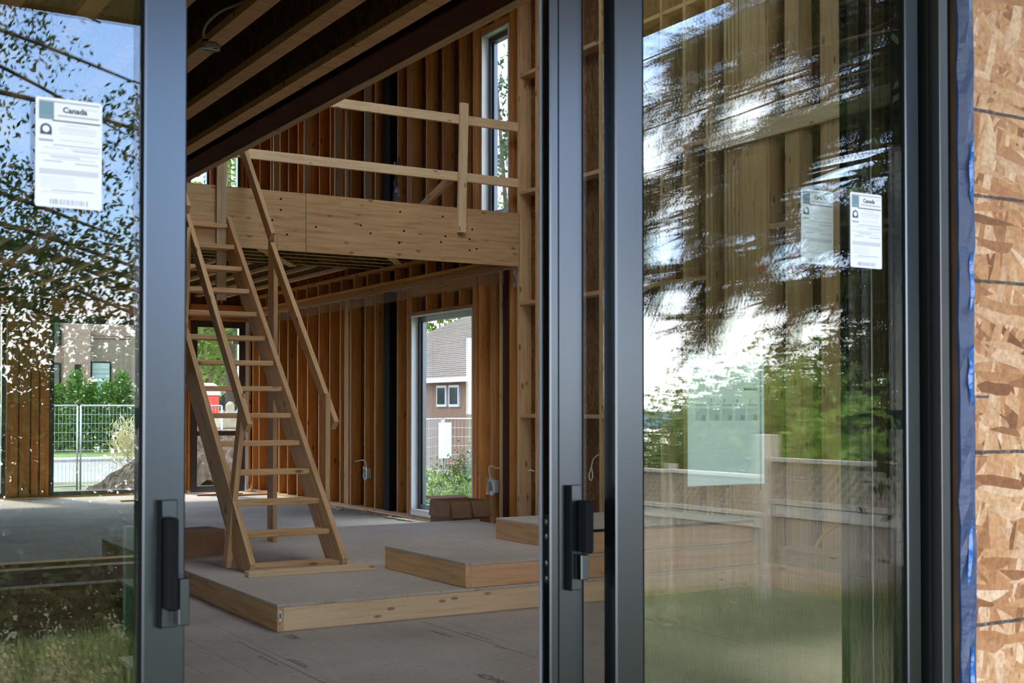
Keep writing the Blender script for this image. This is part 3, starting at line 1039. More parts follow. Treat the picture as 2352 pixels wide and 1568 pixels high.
# blue tape: crumpled strip down the joint between jamb and sheathing
rt = random.Random(3)
V, F = [], []
N = 46
for i in range(N + 1):
    z = -.2 + 2.75 * i / N
    a = 2.414 + rt.uniform(-.003, .003)
    b_ = 2.450 + rt.uniform(-.003, .004)
    c_ = (a + b_) / 2 + rt.uniform(-.008, .008)
    V += [(a, 1.982 + rt.uniform(-.003, .003), z), (c_, 1.972 + rt.uniform(-.006, .003), z), (b_, 1.9685 + rt.uniform(-.002, .001), z),
          (a, 1.990, z), (c_, 1.986, z), (b_, 1.971, z)]
for i in range(N):
    k = i * 6
    F += [(k, k + 1, k + 7, k + 6), (k + 1, k + 2, k + 8, k + 7), (k + 5, k + 4, k + 10, k + 11), (k + 4, k + 3, k + 9, k + 10), (k + 2, k + 5, k + 11, k + 8), (k + 3, k, k + 6, k + 9)]
tp = mesh('blue_tape_strip', None, V, F, M['tape'])
thing(tp, 'crumpled blue sealing tape running down beside the sheathed wall', 'tape')
for z0, z1, x in ((1.5, 1.64, 2.438), (1.28, 1.42, 2.434), (.86, 1.0, 2.425), (1.75, 1.9, 2.441), (.55, .72, 2.43)):
    V, F = [], []
    for i in range(7):
        t = i / 6
        z = z0 + (z1 - z0) * t
        w = .006 * math.sin(math.pi * t) + .0008
        xx = x + rt.uniform(-.004, .004)
        V += [(xx - w, 1.966, z), (xx, 1.960 + rt.uniform(-.002, .002), z), (xx + w, 1.9655, z)]
    for i in range(6):
        F += [(i * 3, i * 3 + 1, i * 3 + 4, i * 3 + 3), (i * 3 + 1, i * 3 + 2, i * 3 + 5, i * 3 + 4)]
    mesh('fold', tp, V, F, M['tape2'])

# pleated insect screen parked against the right jamb, inside
V, F = [], []
px0, px1, npl = 2.2058, 2.46, 22
for i in range(npl + 1):
    x = px0 + (px1 - px0) * i / npl
    y = 2.135 + (.012 if i % 2 else 0)
    V += [(x, y, -.02), (x, y, 2.46)]
for i in range(npl):
    F.append((2 * i, 2 * i + 2, 2 * i + 3, 2 * i + 1))
scr = thing(empty('insect_screen', (px0, 2.135, 0)), 'dark pleated insect screen folded beside the right door jamb', 'screen')
mesh('pleated_mesh', scr, V, F, M['screen'])
bx('edge_bar', scr, px0 - .006, px0, 2.128, 2.152, -.02, 2.46, M['blacksteel'], axis='Z')
tube('cord', scr, [(2.2829, 2.13, .02), (2.2829, 2.13, 2.3)], .0014, M['wire'], n=6)

# ---- stickers and instruction sheet on the glass
RX90 = Matrix.Rotation(R(90), 4, 'X')


def energy_label(x0, z0, Y, label):
    w, h = .099, .168
    L = thing(empty('energy_label', (x0, Y, z0)), label, 'sticker', 'energy labels on the door glass')
    # rounded rectangle
    pts = []
    r = .004
    for cx_, cz_, a0 in ((x0 + w - r, z0 + h - r, 0), (x0 + r, z0 + h - r, 90), (x0 + r, z0 + r, 180), (x0 + w - r, z0 + r, 270)):
        for k in range(4):
            a = R(a0 + 30 * k)
            pts.append((cx_ + r * math.cos(a), cz_ + r * math.sin(a)))
    prism('paper', L, pts, 'Y', Y - .0006, Y, M['paper'])
    y0, y1 = Y - .0010, Y - .00065

    def bar(u0, u1, v0, v1, m, nm='printed_line'):
        bx(nm, L, x0 + w * u0, x0 + w * u1, y0, y1, z0 + h * (1 - v1), z0 + h * (1 - v0), M[m], bev=0)
    bar(.05, .96, .028, .040, 'ink2')
    bar(.05, .27, .040, .20, 'ink3', 'printed_block')
    bar(.07, .25, .165, .172, 'paper')
    bar(.25, .97, .200, .212, 'ink')
    text('printed_word', L, 'Canada', .0122, (x0 + w * .40, y0, z0 + h * (1 - .125)), RX90, M['ink'], bold=.0004)
    bar(.33, .95, .152, .164, 'ink2')
    bar(.72, .93, .075, .082, 'inkpale')
    # house-shaped mark
    c, zc, q = x0 + w * .155, z0 + h * (1 - .29), .0085
    hp = [(c - q, zc - q), (c + q, zc - q)] + [(c + q * math.cos(R(a)), zc + q * .55 * 0 + q * math.sin(R(a))) for a in range(0, 181, 20)]
    prism('printed_mark', L, hp, 'Y', y0, y1, M['ink'])
    hp2 = [(c + q * .62 * math.cos(R(a)), zc + q * .62 * math.sin(R(a))) for a in range(0, 360, 30)]
    prism('printed_mark', L, hp2, 'Y', y0 - .0002, y0, M['paper'])
    bar(.05, .26, .382, .402, 'ink2')
    rr = random.Random(5)
    for v, a, b_, m in ((.235, .45, .78, 'inkpale'), (.265, .35, .9, 'inkpale'), (.285, .34, .92, 'inkpale'), (.31, .36, .9, 'inkpale'), (.375, .36, .88, 'inkpale'), (.425, .26, .97, 'ink2'), (.455, .12, .42, 'inkpale'), (.452, .52, .97, 'inkpale'), (.47, .56, .95, 'ink2'), (.51, .05, .97, 'inkpale'), (.53, .22, .66, 'ink2'), (.55, .25, .9, 'inkpale'), (.575, .12, .4, 'ink2'), (.585, .6, .95, 'ink2'), (.84, .24, .88, 'ink2'), (.86, .1, .6, 'inkpale')):
        bar(a, b_, v, v + .007, m)
    bar(.06, .95, .65, .70, 'inkpale')
    for k in range(6):
        bar(.07, .6, .725 + .018 * k, .729 + .018 * k, 'inkpale')
    for k in range(16):
        u = .22 + .036 * k + rr.uniform(-.006, .006)
        bar(u, u + rr.uniform(.008, .02), .925, .972, 'ink2', 'barcode_bar')
    return L


energy_label(.360, 1.580, 2.0095, 'white energy label on the left sliding door glass')
energy_label(2.088, 1.588, 2.0095, 'white energy label on the front right glass, nearest the dark jamb')
energy_label(1.999, 1.597, 2.0715, 'pale greenish energy label seen through glass, left of the whiter one')

sh = thing(empty('instruction_sheet', (1.70, 2.098, 1.108)), 'large pale printed instruction sheet taped behind the right glass', 'paper')
sx0, sx1, sz0, sz1, sy = 1.693, 1.908, 1.107, 1.387, 2.094
bx('paper', sh, sx0, sx1, sy, sy + .0006, sz0, sz1, M['paper'], bev=0)
for k in range(5):
    u = .1 + .17 * k
    xa = sx0 + .215 * u
    bx('printed_picture', sh, xa, xa + .030, sy - .0006, sy - .0002, 1.246, 1.272, M['inkpale'], bev=0)
    bx('printed_picture', sh, xa + .016, xa + .026, sy - .0009, sy - .0006, 1.246, 1.258, M['ink2'], bev=0)
    text('printed_number', sh, str(k + 1), .011, (xa + .003, sy - .0005, 1.285), RX90, M['ink'])
    bx('printed_line', sh, xa, xa + .028, sy - .0006, sy - .0002, 1.278, 1.281, M['ink2'], bev=0)
bx('printed_line', sh, sx0 + .15, sx0 + .195, sy - .0006, sy - .0002, 1.312, 1.317, M['ink'], bev=0)
bx('printed_band', sh, sx1 - .013, sx1 - .008, sy - .0006, sy - .0002, sz0, sz1, M['ink2'], bev=0)

# ================================================================== BIG OBJECTS INSIDE
# ---- steel beam along the edge of the low ceiling
beam = thing(empty('steel_beam', (2.59, 6.5, 2.96)), 'dark brown primed steel beam running along the edge of the low ceiling', 'beam')
p = [(2.503, 2.96), (2.669, 2.96), (2.669, 2.972), (2.592, 2.972), (2.592, 3.20), (2.669, 3.20), (2.669, 3.212), (2.503, 3.212), (2.503, 3.20), (2.580, 3.20), (2.580, 2.972), (2.503, 2.972)]
prism('i_section', beam, p, 'Y', 2.13, 10.82, M['steel'])
bx('wood_packing', beam, 2.670, 2.708, 2.13, 10.82, 2.956, 3.09, M['grey_lumber'])
bx('wood_packing', beam, 2.709, 2.735, 2.13, 10.82, 2.962, 3.09, M['lumber'])

# ---- stepped platforms
def platform(name, label, x0, x1, y0, y1, z0, z1, front_mat, seam=None, ply=.018):
    P = thing(empty(name, ((x0 + x1) / 2, (y0 + y1) / 2, z0)), label, 'platform')
    zt = z1 - ply
    t = .038
    bx('front_board', P, x0 + t + .001, x1, y0, y0 + t, z0, zt, M[front_mat])
    bx('side_board', P, x0, x0 + t, y0 - .001, y1, z0, zt, M['lumber'])
    bx('side_board', P, x1 - t, x1, y0 + t + .001, y1 - t - .001, z0, zt, M['lumber'])
    bx('back_board', P, x0 + t + .001, x1, y1 - t, y1, z0, zt, M['lumber'])
    k = 1
    while x0 + .4 * k < x1 - .1:
        bx('joist', P, x0 + .4 * k, x0 + .4 * k + t, y0 + t, y1 - t, z0, zt, M['lumber'])
        k += 1
    cuts = [x0 - .004] + (seam or []) + [x1]
    for a, b_ in zip(cuts[:-1], cuts[1:]):
        bx('deck_panel', P, a + .0015, b_ - .0015, y0 - .006, y1, zt + .0005, z1, M['deck'], axis='X')
    return P


pf1 = platform('low_platform', 'large low timber platform carrying the stair', 2.56, 6.20, 6.865, 11.12, 0, .156, 'pale', seam=[4.99])
tag_ = bx('lumber_tag', pf1, 2.571, 2.590, 6.8615, 6.8635, .06, .115, M['paper'], axis='Z', bev=0)
tag_['label'] = 'small white and teal lumber tag on the board end'
bx('tag_stripe', tag_, 2.585, 2.590, 6.861, 6.8614, .06, .115, plain('teal_print', (.08, .45, .42), .5), bev=0)
bx('tag_print', tag_, 2.573, 2.581, 6.861, 6.8614, .075, .105, M['ink'], bev=0)
pf2 = platform('middle_platform', 'middle timber step box with a reddish pine front board', 3.80, 6.20, 6.885, 8.06, .1565, .312, 'pinkpine', seam=[4.395])
pf3 = platform('upper_platform', 'uppermost timber step box by the right wall', 4.71, 6.20, 6.93, 8.07, .3125, .468, 'pinkpine')
bx('edge_strip', pf3, 4.71, 6.20, 6.915, 6.9235, .452, .470, M['blacksteel'])

# ---- curb board and ledge along the right wall
cb = thing(empty('curb_board', (6.22, 4.5, 0)), 'reddish timber curb board on edge along the right wall', 'board')
bx('board', cb, 6.22, 6.258, 2.2, 6.85, 0, .172, M['pinkpine'])
bx('board', cb, 6.26, 6.298, 2.2, 6.85, 0, .16, M['lumber'])
lg = thing(empty('plywood_ledge', (6.45, 5.0, 0)), 'grey plywood ledge behind the curb board at the right wall', 'ledge')
bx('top', lg, 6.31, 6.57, 3.0, 6.84, .26, .278, M['grey_lumber'])
bx('face', lg, 6.33, 6.35, 3.0, 6.84, 0, .26, M['grey_lumber'])

# ---- board standing round the stairwell
cbs = thing(empty('stairwell_curb', (0, 9.65, 0)), 'long dark board with a pale top edge along the far side of the stairwell', 'board')
bx('board', cbs, HX0, 2.50, 9.61, 9.648, 0, .108, M['darkboard'])
bx('cap', cbs, HX0, 2.50, 9.60, 9.65, .109, .124, M['pale'])
bx('board', cbs, HX0, 2.50, 9.66, 9.698, 0, .15, M['darkboard'])
bx('cap', cbs, HX0, 2.50, 9.652, 9.70, .151, .164, M['pale'])

# ---- site stair
ST = thing(empty('site_stair', (3.23, 8.3, .156)), 'steep temporary timber stair with open treads and handrails up to the loft', 'stair')
sl = 1.0747
dirv = Vector((0, 1, sl)).normalized()
nrm = Vector((0, -sl, 1)).normalized()


def stringer(x0, x1, y_off=0):
    # front edge passes through the tread noses; foot cut level, head cut plumb
    def fe(y):
        return .204 + sl * (y - 8.247)
    W_ = .215
    off = nrm * W_
    ya, yb_ = 8.203 + y_off, 10.80
    pr = [(ya + .03, .157), (ya + .01, fe(ya + .03) + .03), (yb_, fe(yb_ + .03) + .0), (yb_, fe(yb_) - W_ / dirv.y), ]
    # lower edge meets the platform
    yl = 8.247 + (.157 - .204 + W_ / dirv.y) / sl
    pr.append((yl, .157))
    return prism('stringer', ST, pr, 'X', x0, x1, M['lumber'])


for x0 in (2.872, 3.545):
    # build with grain along the slope
    s0 = stringer(x0, x0 + .038)
    o = s0
    Rm = frame_axes((0, 8.2, .157), (0, 10.8, .157 + sl * 2.6), (1, 0, 0))[0]
    Rm = Rm.to_3x3().to_4x4()
    Mw = Matrix.Translation((x0, 9.4, 1.5)) @ Rm
    o.data.transform(Mw.inverted())
    o.matrix_basis = Mw
    WM[o.name] = Mw
for i in range(15):
    y = 8.250 + .1932 * i
    z = .204 + .2077 * i
    jit = rnd.uniform(-.004, .004)
    bx('tread', ST, 2.911, 3.544, y + .004 + jit, y + .188 + jit, z - .038, z, M['lumber'], axis='X', bev=.004)
# cleat in front of the feet
board('foot_cleat', ST, (2.80, 8.085, .176), (3.70, 8.045, .176), .089, .038, (0, 0, 1), M['pale'])
# right handrail in two lengths, with posts
U = Vector((0, 1, 1.09)).normalized()


def hrail(x, a, b_, mat='lumber'):
    # board on edge: 89 mm deep in the slope plane, 38 mm thick across
    return board('handrail', ST, (x, a[0], a[1]), (x, b_[0], b_[1]), .089, .038, (1, 0, 0), M[mat])


hrail(3.70, (8.72, 1.15), (10.10, 2.645))
hrail(3.70, (10.08, 2.72), (10.84, 3.62))
bx('post', ST, 3.722, 3.76, 10.09, 10.23, .157, 2.73, M['lumber'], axis='Z')
board('post', ST, (3.66, 8.80, 1.385), (3.605, 8.675, .33), .089, .038, (1, 0, 0), M['lumber'])
# left handrail
hrail(2.93, (8.43, 1.14), (9.93, 2.80))
hrail(2.93, (9.90, 2.86), (10.80, 3.80))
board('post', ST, (2.955, 8.60, 1.385), (2.853, 8.66, .157), .089, .038, (1, 0, 0), M['lumber'])
board('post', ST, (2.905, 9.80, 2.70), (2.853, 9.76, 1.55), .089, .038, (1, 0, 0), M['lumber'])

# ---- loft guard rail
G = thing(empty('guard_rail', (5.0, YL, 3.25)), 'temporary two-by-four guard rail along the loft edge', 'railing')
board('rail', G, (3.47, YL + .019, 3.567), (6.595, YL + .019, 3.562), .038, .089, (0, 0, 1), M['pale'])
board('rail', G, (3.44, YL + .019, 4.13), (6.595, YL + .019, 4.132), .038, .089, (0, 0, 1), M['pale'])
board('post', G, (5.915, YL - .039, 3.005), (5.945, YL - .039, 4.285), .038, .087, (1, 0, 0), M['pale'])
bx('post', G, 3.455, 3.543, YL - .058, YL - .02, 2.232, 4.25, M['grey_lumber'], axis='Z')
board('brace', G, (5.86, YL + .06, 3.56), (5.78, YL + .75, 3.26), .089, .038, (1, 0, 0), M['lumber'])

# ---- plastic strip hanging from the wall plate under the loft
V, F = [], []
rp = random.Random(11)
n = 30
for i in range(n + 1):
    y = 10.9 + 6.9 * i / n
    V += [(6.452 + rp.uniform(-.004, .004), y, 2.715), (6.45 + rp.uniform(-.01, .008), y, 2.63), (6.45 + rp.uniform(-.015, .01), y, 2.548 + rp.uniform(-.01, .01))]
for i in range(n):
    k = i * 3
    F += [(k, k + 3, k + 4, k + 1), (k + 1, k + 4, k + 5, k + 2)]
ps = mesh('plastic_strip', None, V, F, M['poly'], smooth=True)
thing(ps, 'thin translucent plastic strip hanging along the wall top under the loft', 'plastic sheet')
# crumpled end of the plastic at the loft corner
V, F = [], []
for i in range(7):
    for j in range(4):
        V.append((6.56 + .03 * math.sin(i * 1.7 + j) - .02 * j, 10.83 - .02 * j + rp.uniform(-.01, .01), 2.70 - .035 * i + rp.uniform(-.008, .008)))
for i in range(6):
    for j in range(3):
        k = i * 4 + j
        F.append((k, k + 1, k + 5, k + 4))
thing(mesh('plastic_scrap', None, V, F, M['polyw']), 'crumpled clear plastic scrap at the corner below the loft edge', 'plastic sheet')

for (y_, z0_, z1_, w_), lb_ in zip(((13.66, 3.26, 4.25, .12), (12.62, 3.26, 3.55, .13)), ('long strip of shiny crumpled plastic between the loft studs right of the black post', 'short shiny crumpled plastic scrap at the loft floor left of the guard post')):
    V, F = [], []
    nz_ = 16
    for i in range(nz_ + 1):
        for j in range(5):
            V.append((6.575 + rp.uniform(-.03, .02), y_ + w_ * (j / 4 - .5) + rp.uniform(-.015, .015), z0_ + (z1_ - z0_) * i / nz_))
    for i in range(nz_):
        for j in range(4):
            k = i * 5 + j
            F.append((k, k + 1, k + 6, k + 5))
    thing(mesh('plastic_wrap', None, V, F, M['wrap']), lb_, 'plastic sheet')

# ---- cardboard boxes
def open_box(name, label, cx_, cy_, rz, lx, ly, lz, z0=0.0, flaps=True):
    Mb = Matrix.Translation((cx_, cy_, z0)) @ Matrix.Rotation(rz, 4, 'Z')
    B = bpy.data.objects.new(name, None)
    link(B, None, Mb)
    thing(B, label, 'box')
    t = .006

    def pc(nm, a, b_, c, d, e, f, rot=None, piv=None):
        me = box_mesh(b_ - a, d - c, f - e, 0, M['cardboard'])
        o = bpy.data.objects.new(nm, me)
        m = Matrix.Translation(((a + b_) / 2, (c + d) / 2, (e + f) / 2))
        if rot is not None:
            m = Matrix.Translation(piv) @ rot @ Matrix.Translation(-Vector(piv)) @ m
        link(o, B, Mb @ m)
        return o
    X, Y = lx / 2, ly / 2
    pc('side', -X, X, -Y, -Y + t, 0, lz)
    pc('side', -X, X, Y - t, Y, 0, lz)
    pc('side', -X, -X + t, -Y + t, Y - t, 0, lz)
    pc('side', X - t, X, -Y + t, Y - t, 0, lz)
    pc('bottom', -X + t, X - t, -Y + t, Y - t, 0, t)
    if flaps:
        fl = ly * .46
        ry = Matrix.Rotation
        pc('flap', -X, -.01, -Y, -Y + t, lz, lz + .17, ry(R(166), 4, 'X'), (0, -Y, lz))
        pc('flap', .01, X, -Y, -Y + t, lz, lz + .17, ry(R(160), 4, 'X'), (0, -Y, lz))
        pc('flap', -X, X, Y - t, Y, lz, lz + fl * .5, ry(R(-75), 4, 'X'), (0, Y, lz))
        pc('flap', X - t, X, -Y, Y, lz, lz + .16, ry(R(172), 4, 'Y'), (X, 0, lz))
        pc('flap', -X, -X + t, -Y, Y, lz, lz + .16, ry(R(-174), 4, 'Y'), (-X, 0, lz))
    else:
        pc('flap', -X, X, -Y, -.002, lz, lz + t)
        pc('flap', -X, X, .002, Y, lz, lz + t)
        o = pc('tape', -X * .2, X * .2, -Y - .002, -Y, lz * .1, lz * .9)
    return B


bb = open_box('cardboard_box', 'open brown cardboard box with hanging flaps below the tall side window', 6.22, 11.40, R(3), .46, .40, .34)
lt_ = bx('box_label', bb, 6.26, 6.34, 11.190, 11.194, .06, .15, M['white'], bev=0)
lt_['label'] = 'pale shipping label'
open_box('small_cardboard_box', 'small closed brown box on the low platform left of the stair', 2.90, 9.55, R(9), .34, .30, .19, z0=.157, flaps=False)

# ---- electrical bits
def elec_box(name, label, x, y, z, w=.07, h=.11):
    E_ = thing(empty(name, (x, y, z)), label, 'outlet box')
    bx('box', E_, x, x + .05, y - w / 2, y + w / 2, z - h / 2, z + h / 2, M['wiregrey'])
    bx('receptacle', E_, x - .004, x, y - w * .18, y + w * .40, z - h * .38, z + h * .38, M['blacksteel'])
    bx('receptacle', E_, x - .004, x, y - w * .48, y - w * .22, z - h * .38, z + h * .38, M['galv'])
    V = []
    F = []
    re_ = random.Random(int(y * 100))
    for i in range(5):
        for j in range(5):
            V.append((x - .012 + re_.uniform(-.008, .006), y - w * .65 + w * 1.3 * i / 4, z - h * .7 + h * 1.4 * j / 4))
    for i in range(4):
        for j in range(4):
            k = i * 5 + j
            F.append((k, k + 1, k + 6, k + 5))
    mesh('plastic_cover', E_, V, F, M['polyw'])
    return E_


e1 = elec_box('outlet_box', 'electrical box in torn plastic on the studs right of the tall window', 6.575, 11.36, .47, .14, .13)
tube('cable', e1, smooth_pts([(6.57, 11.37, .53), (6.565, 11.39, .62), (6.56, 11.38, .67), (6.565, 11.33, .685), (6.57, 11.27, .665), (6.59, 11.2, .668)], 6), .006, M['wire'])
tube('cable', e1, smooth_pts([(6.56, 11.34, .52), (6.55, 11.30, .50), (6.55, 11.28, .43)], 5), .005, M['wire'])
e2 = elec_box('outlet_box', 'electrical box on the back studs left of the black steel post', 6.585, 14.53, .465, .09, .12)
tube('cable', e2, smooth_pts([(6.59, 14.53, .52), (6.57, 14.5, .6), (6.585, 14.62, .63), (6.6, 14.9, .60)], 5), .005, M['wire'])
cc = tube('cable_stub', None, smooth_pts([(6.59, 10.66, .655), (6.585, 10.60, .668), (6.59, 10.545, .66)], 4), .007, M['wire'])
thing(cc, 'short white cable end poking from the stud behind the upper step', 'cable')
cc = tube('cable_loop', None, smooth_pts([(6.57, 9.40, .86), (6.56, 9.47, .82), (6.555, 9.50, .74), (6.55, 9.53, .66), (6.55, 9.50, .62), (6.55, 9.47, .66), (6.555, 9.50, .74)], 6), .006, M['wire'])
thing(cc, 'looped white cable hanging on the stud between the two dark stiles', 'cable')
yh = tube('yellow_hose', None, smooth_pts([(6.5, 6.60, .279), (6.5, 6.57, .33), (6.5, 6.49, .41), (6.5, 6.38, .462), (6.5, 6.26, .478), (6.5, 6.1, .45), (6.5, 5.98, .34), (6.5, 5.95, .28)], 6), .013, M['yellow'])
thing(yh, 'yellow hose arching above the plywood ledge behind the right glass', 'hose')
fl_ = mesh('orange_flag', None, [(6.57, 7.27, 2.40), (6.56, 7.22, 2.40), (6.565, 7.215, 2.32), (6.575, 7.265, 2.31), (6.572, 7.27, 2.40), (6.562, 7.22, 2.40), (6.567, 7.215, 2.32), (6.577, 7.265, 2.31)], [(0, 1, 2, 3), (7, 6, 5, 4), (0, 4, 5, 1), (1, 5, 6, 2), (2, 6, 7, 3), (3, 7, 4, 0)], M['orange'])
thing(fl_, 'small orange marker tag on a stud behind the right glass', 'tag')

# hanging ceiling box with a cable
lb = thing(empty('ceiling_light_box', (1.73, 5.52, 2.9)), 'round metal light box hanging on a cable below the joists', 'light box')
V, F = [], []
prof = [(.046, 2.885), (.048, 2.887), (.047, 2.905), (.04, 2.915), (.0, 2.916)]
ns = 20
for r_, z in prof[:-1]:
    for k in range(ns):
        a = 2 * math.pi * k / ns
        V.append((1.73 + r_ * math.cos(a), 5.52 + r_ * math.sin(a), z))
for i in range(len(prof) - 2):
    for k in range(ns):
        F.append((i * ns + k, i * ns + (k + 1) % ns, (i + 1) * ns + (k + 1) % ns, (i + 1) * ns + k))
F.append(tuple(range((len(prof) - 2) * ns, (len(prof) - 1) * ns)))
mesh('box', lb, V, F, M['galv'])
V, F = [], []
for r_ in (.046, .036):
    for k in range(ns):
        a = 2 * math.pi * k / ns
        V.append((1.73 + r_ * math.cos(a), 5.52 + r_ * math.sin(a), 2.885 if r_ > .04 else 2.892))
for k in range(ns):
    F.append((k, (k + 1) % ns, ns + (k + 1) % ns, ns + k))
mesh('rim', lb, V, F, M['galv'])
bx('bracket', lb, 1.69, 1.77, 5.512, 5.528, 2.888, 2.892, M['silver'])
bx('terminal', lb, 1.715, 1.745, 5.50, 5.54, 2.892, 2.905, M['white'])
bx('clamp', lb, 1.70, 1.722, 5.51, 5.53, 2.914, 2.93, M['blacksteel'])
tube('cable', lb, smooth_pts([(1.71, 5.52, 2.925), (1.705, 5.53, 2.96), (1.715, 5.50, 3.0), (1.745, 5.40, 3.03), (1.80, 5.25, 3.04), (1.83, 5.1, 3.06), (1.80, 4.95, 3.10)], 6), .006, M['wiregrey'])

# wood scraps along the foot of the right wall and near the front door
sc_r = random.Random(21)
ordn = ['nearest the tall window', 'second from the tall window', 'third from the tall window', 'fourth from the tall window', 'fifth from the tall window', 'sixth from the tall window', 'seventh from the tall window', 'eighth from the tall window', 'ninth from the tall window', 'farthest from the tall window']
for i in range(10):
    y = 12.95 + i * .27
    x = 6.42 + sc_r.uniform(-.09, .09)
    L_ = sc_r.uniform(.14, .42)
    a = sc_r.uniform(-.5, .5)
    o = board('wood_scrap', None, (x + .5 * L_ * math.sin(a), y - .5 * L_ * math.cos(a), .008), (x - .5 * L_ * math.sin(a), y + .5 * L_ * math.cos(a), .010), sc_r.uniform(.03, .07), .012, (0, 0, 1), M['debris'])
    thing(o, 'pale wood scrap at the foot of the right wall, ' + ordn[i], 'scrap', 'wood scraps by the right wall')
for i, (x, y, L_) in enumerate(((6.3, 17.9, .5), (5.9, 18.2, .7), (4.6, 17.6, .6))):
    o = board('wood_strip', None, (x - L_ / 2, y, .012), (x + L_ / 2, y + .05, .012), .05, .02, (0, 0, 1), M['stud'])
    thing(o, ['thin wood strip on the floor before the front door, rightmost', 'thin wood strip on the floor before the front door, leftmost', 'thin wood strip on the floor below the wide front window'][i], 'scrap')

# ================================================================== OUTSIDE
rng = np.random.default_rng(4)


def gz_back(x, y):
    z = np.where(y > -2.5, -.42, -.42 + (y + 2.5) * .115)
    z = np.where(y < -9, -1.1675 + (y + 9) * .22, z)
    z = z + .04 * np.sin(x * 1.3) * np.cos(y * 1.1)
    return np.maximum(z, -9.0)


def terrain(name, x0, x1, y0, y1, nx, ny, fz, mat):
    X, Y = np.meshgrid(np.linspace(x0, x1, nx), np.linspace(y0, y1, ny), indexing='ij')
    Z = fz(X, Y)
    V = np.stack([X, Y, Z], -1).reshape(-1, 3)
    F = [(i * ny + j, (i + 1) * ny + j, (i + 1) * ny + j + 1, i * ny + j + 1) for i in range(nx - 1) for j in range(ny - 1)]
    return struct(mesh(name, None, V.tolist(), F, mat, smooth=True))


terrain('ground_back', -60, 70, -140, 1.95, 60, 90, gz_back, M['soil'])
terrain('ground_side', 6.78, 70, 1.95, 19.2, 10, 8, lambda x, y: -.45 + 0 * x, M['grass'])
terrain('ground_left', -60, -5.15, 1.95, 19.2, 6, 6, lambda x, y: -.45 + 0 * x, M['grass'])
terrain('ground_front', -60, 90, 19.2, 31.0, 20, 8, lambda x, y: -.45 + 0 * x, M['soil'])
rd = struct(bx('street', None, -80, 90, 31.0, 45.4, -.70, -.56, M['road'], bev=0))
kb = struct(bx('street_kerb', None, -80, 90, 45.4, 47.0, -.70, -.47, M['kerb'], bev=0))
terrain('ground_verge', -80, 120, 47.0, 140, 10, 10, lambda x, y: -.46 + (y - 47) * .012, M['grass'])


def leaf_cloud(C, S, n, size, droop=0.0, aspect=2.2, r=None):
    """C (m,3) centres, S (m,3) spreads -> diamond leaves (n*4,3)"""
    r = r or rng
    idx = r.integers(0, len(C), n)
    P = C[idx] + r.normal(size=(n, 3)) * S[idx]
    d = r.normal(size=(n, 3))
    d[:, 2] -= droop
    d /= np.linalg.norm(d, axis=1, keepdims=True)
    q = r.normal(size=(n, 3))
    w = np.cross(d, q)
    w /= np.linalg.norm(w, axis=1, keepdims=True)
    s = size * r.uniform(.6, 1.3, (n, 1))
    a = P
    b = P + d * s * .5 + w * s / aspect * .5
    c = P + d * s
    e = P + d * s * .5 - w * s / aspect * .5
    return np.stack([a, b, c, e], 1).reshape(-1, 3)


def crown_pts(cx_, cy_, cz_, rx, ry, rz, m, r=None):
    r = r or rng
    v = r.normal(size=(m, 3))
    v /= np.linalg.norm(v, axis=1, keepdims=True)
    rad = r.uniform(.35, 1.0, (m, 1)) ** .6
    return np.array([cx_, cy_, cz_]) + v * rad * np.array([rx, ry, rz])


def tree(name, label, x, y, z0, h, rx, n, size, mat, group, trunk_r=.16, crown=.62, m=40, rz=None):
    T = thing(empty(name, (x, y, z0)), label, 'tree', group)
    rz = rz or h * crown / 2
    C = crown_pts(x, y, z0 + h - rz, rx, rx, rz, m)
    S = np.full((m, 3), rx * .17)
    me = np_mesh('foliage', leaf_cloud(C, S, n, size), 4, M[mat])
    f = bpy.data.objects.new('foliage', me)
    f['kind'] = 'stuff'
    link(f, T)
    tube('trunk', T, [(x, y, z0 - .1), (x + .05, y, z0 + h * .3), (x - .04, y + .05, z0 + h * .75)], trunk_r, M['bark'], n=7, rs=[trunk_r, trunk_r * .8, trunk_r * .3])
    for k in range(5):
        c = C[k * 3]
        b0 = Vector((x, y, z0 + h * (.3 + .08 * k)))
        tube('branch', T, [b0, (b0 + Vector(c)) / 2 + Vector((0, 0, .1)), Vector(c)], .04, M['bark'], n=5, rs=[trunk_r * .4, trunk_r * .25, .015])
    return T


# ---- near leafy tree whose branches show in the left glass
NT = thing(empty('leafy_tree', (-1.2, -8.2, -1.1)), 'leafy tree with small narrow leaves mirrored in the left door glass', 'tree')
trunk_top = Vector((-1.0, -8.0, 4.6))
tube('trunk', NT, [(-1.2, -8.2, -1.15), (-1.1, -8.1, 1.5), (-1.0, -8.0, 4.6), (-.9, -8.0, 6.5)], .2, M['bark'], n=9, rs=[.22, .17, .12, .04])
rl = np.random.default_rng(12)
cent, spr = [], []
for k in range(15):
    z_s = rl.uniform(1.6, 4.8)
    start = Vector((-1.05, -8.05, z_s))
    ang = rl.uniform(-.55, .75)
    L_ = rl.uniform(2.8, 5.6)
    end = start + Vector((L_ * math.cos(ang), L_ * math.sin(ang) * .8, rl.uniform(-.5, .5)))
    mid = (start + end) / 2 + Vector((0, 0, .55))
    pts = smooth_pts([start, mid, end], 8)
    tube('branch', NT, pts, .03, M['bark'], n=5, rs=[.045 * (1 - i / len(pts)) + .006 for i in range(len(pts))])
    for i, p_ in enumerate(pts):
        if i > 4:
            for q_ in range(3):
                cent.append((p_.x + rl.normal() * .22, p_.y + rl.normal() * .25, p_.z - .1 + rl.normal() * .2))
                spr.append((.16, .16, .12))
cent, spr = np.array(cent), np.array(spr)
keep = ~((cent[:, 0] > 2.2) & (cent[:, 2] > 4.0))
cent, spr = cent[keep], spr[keep]
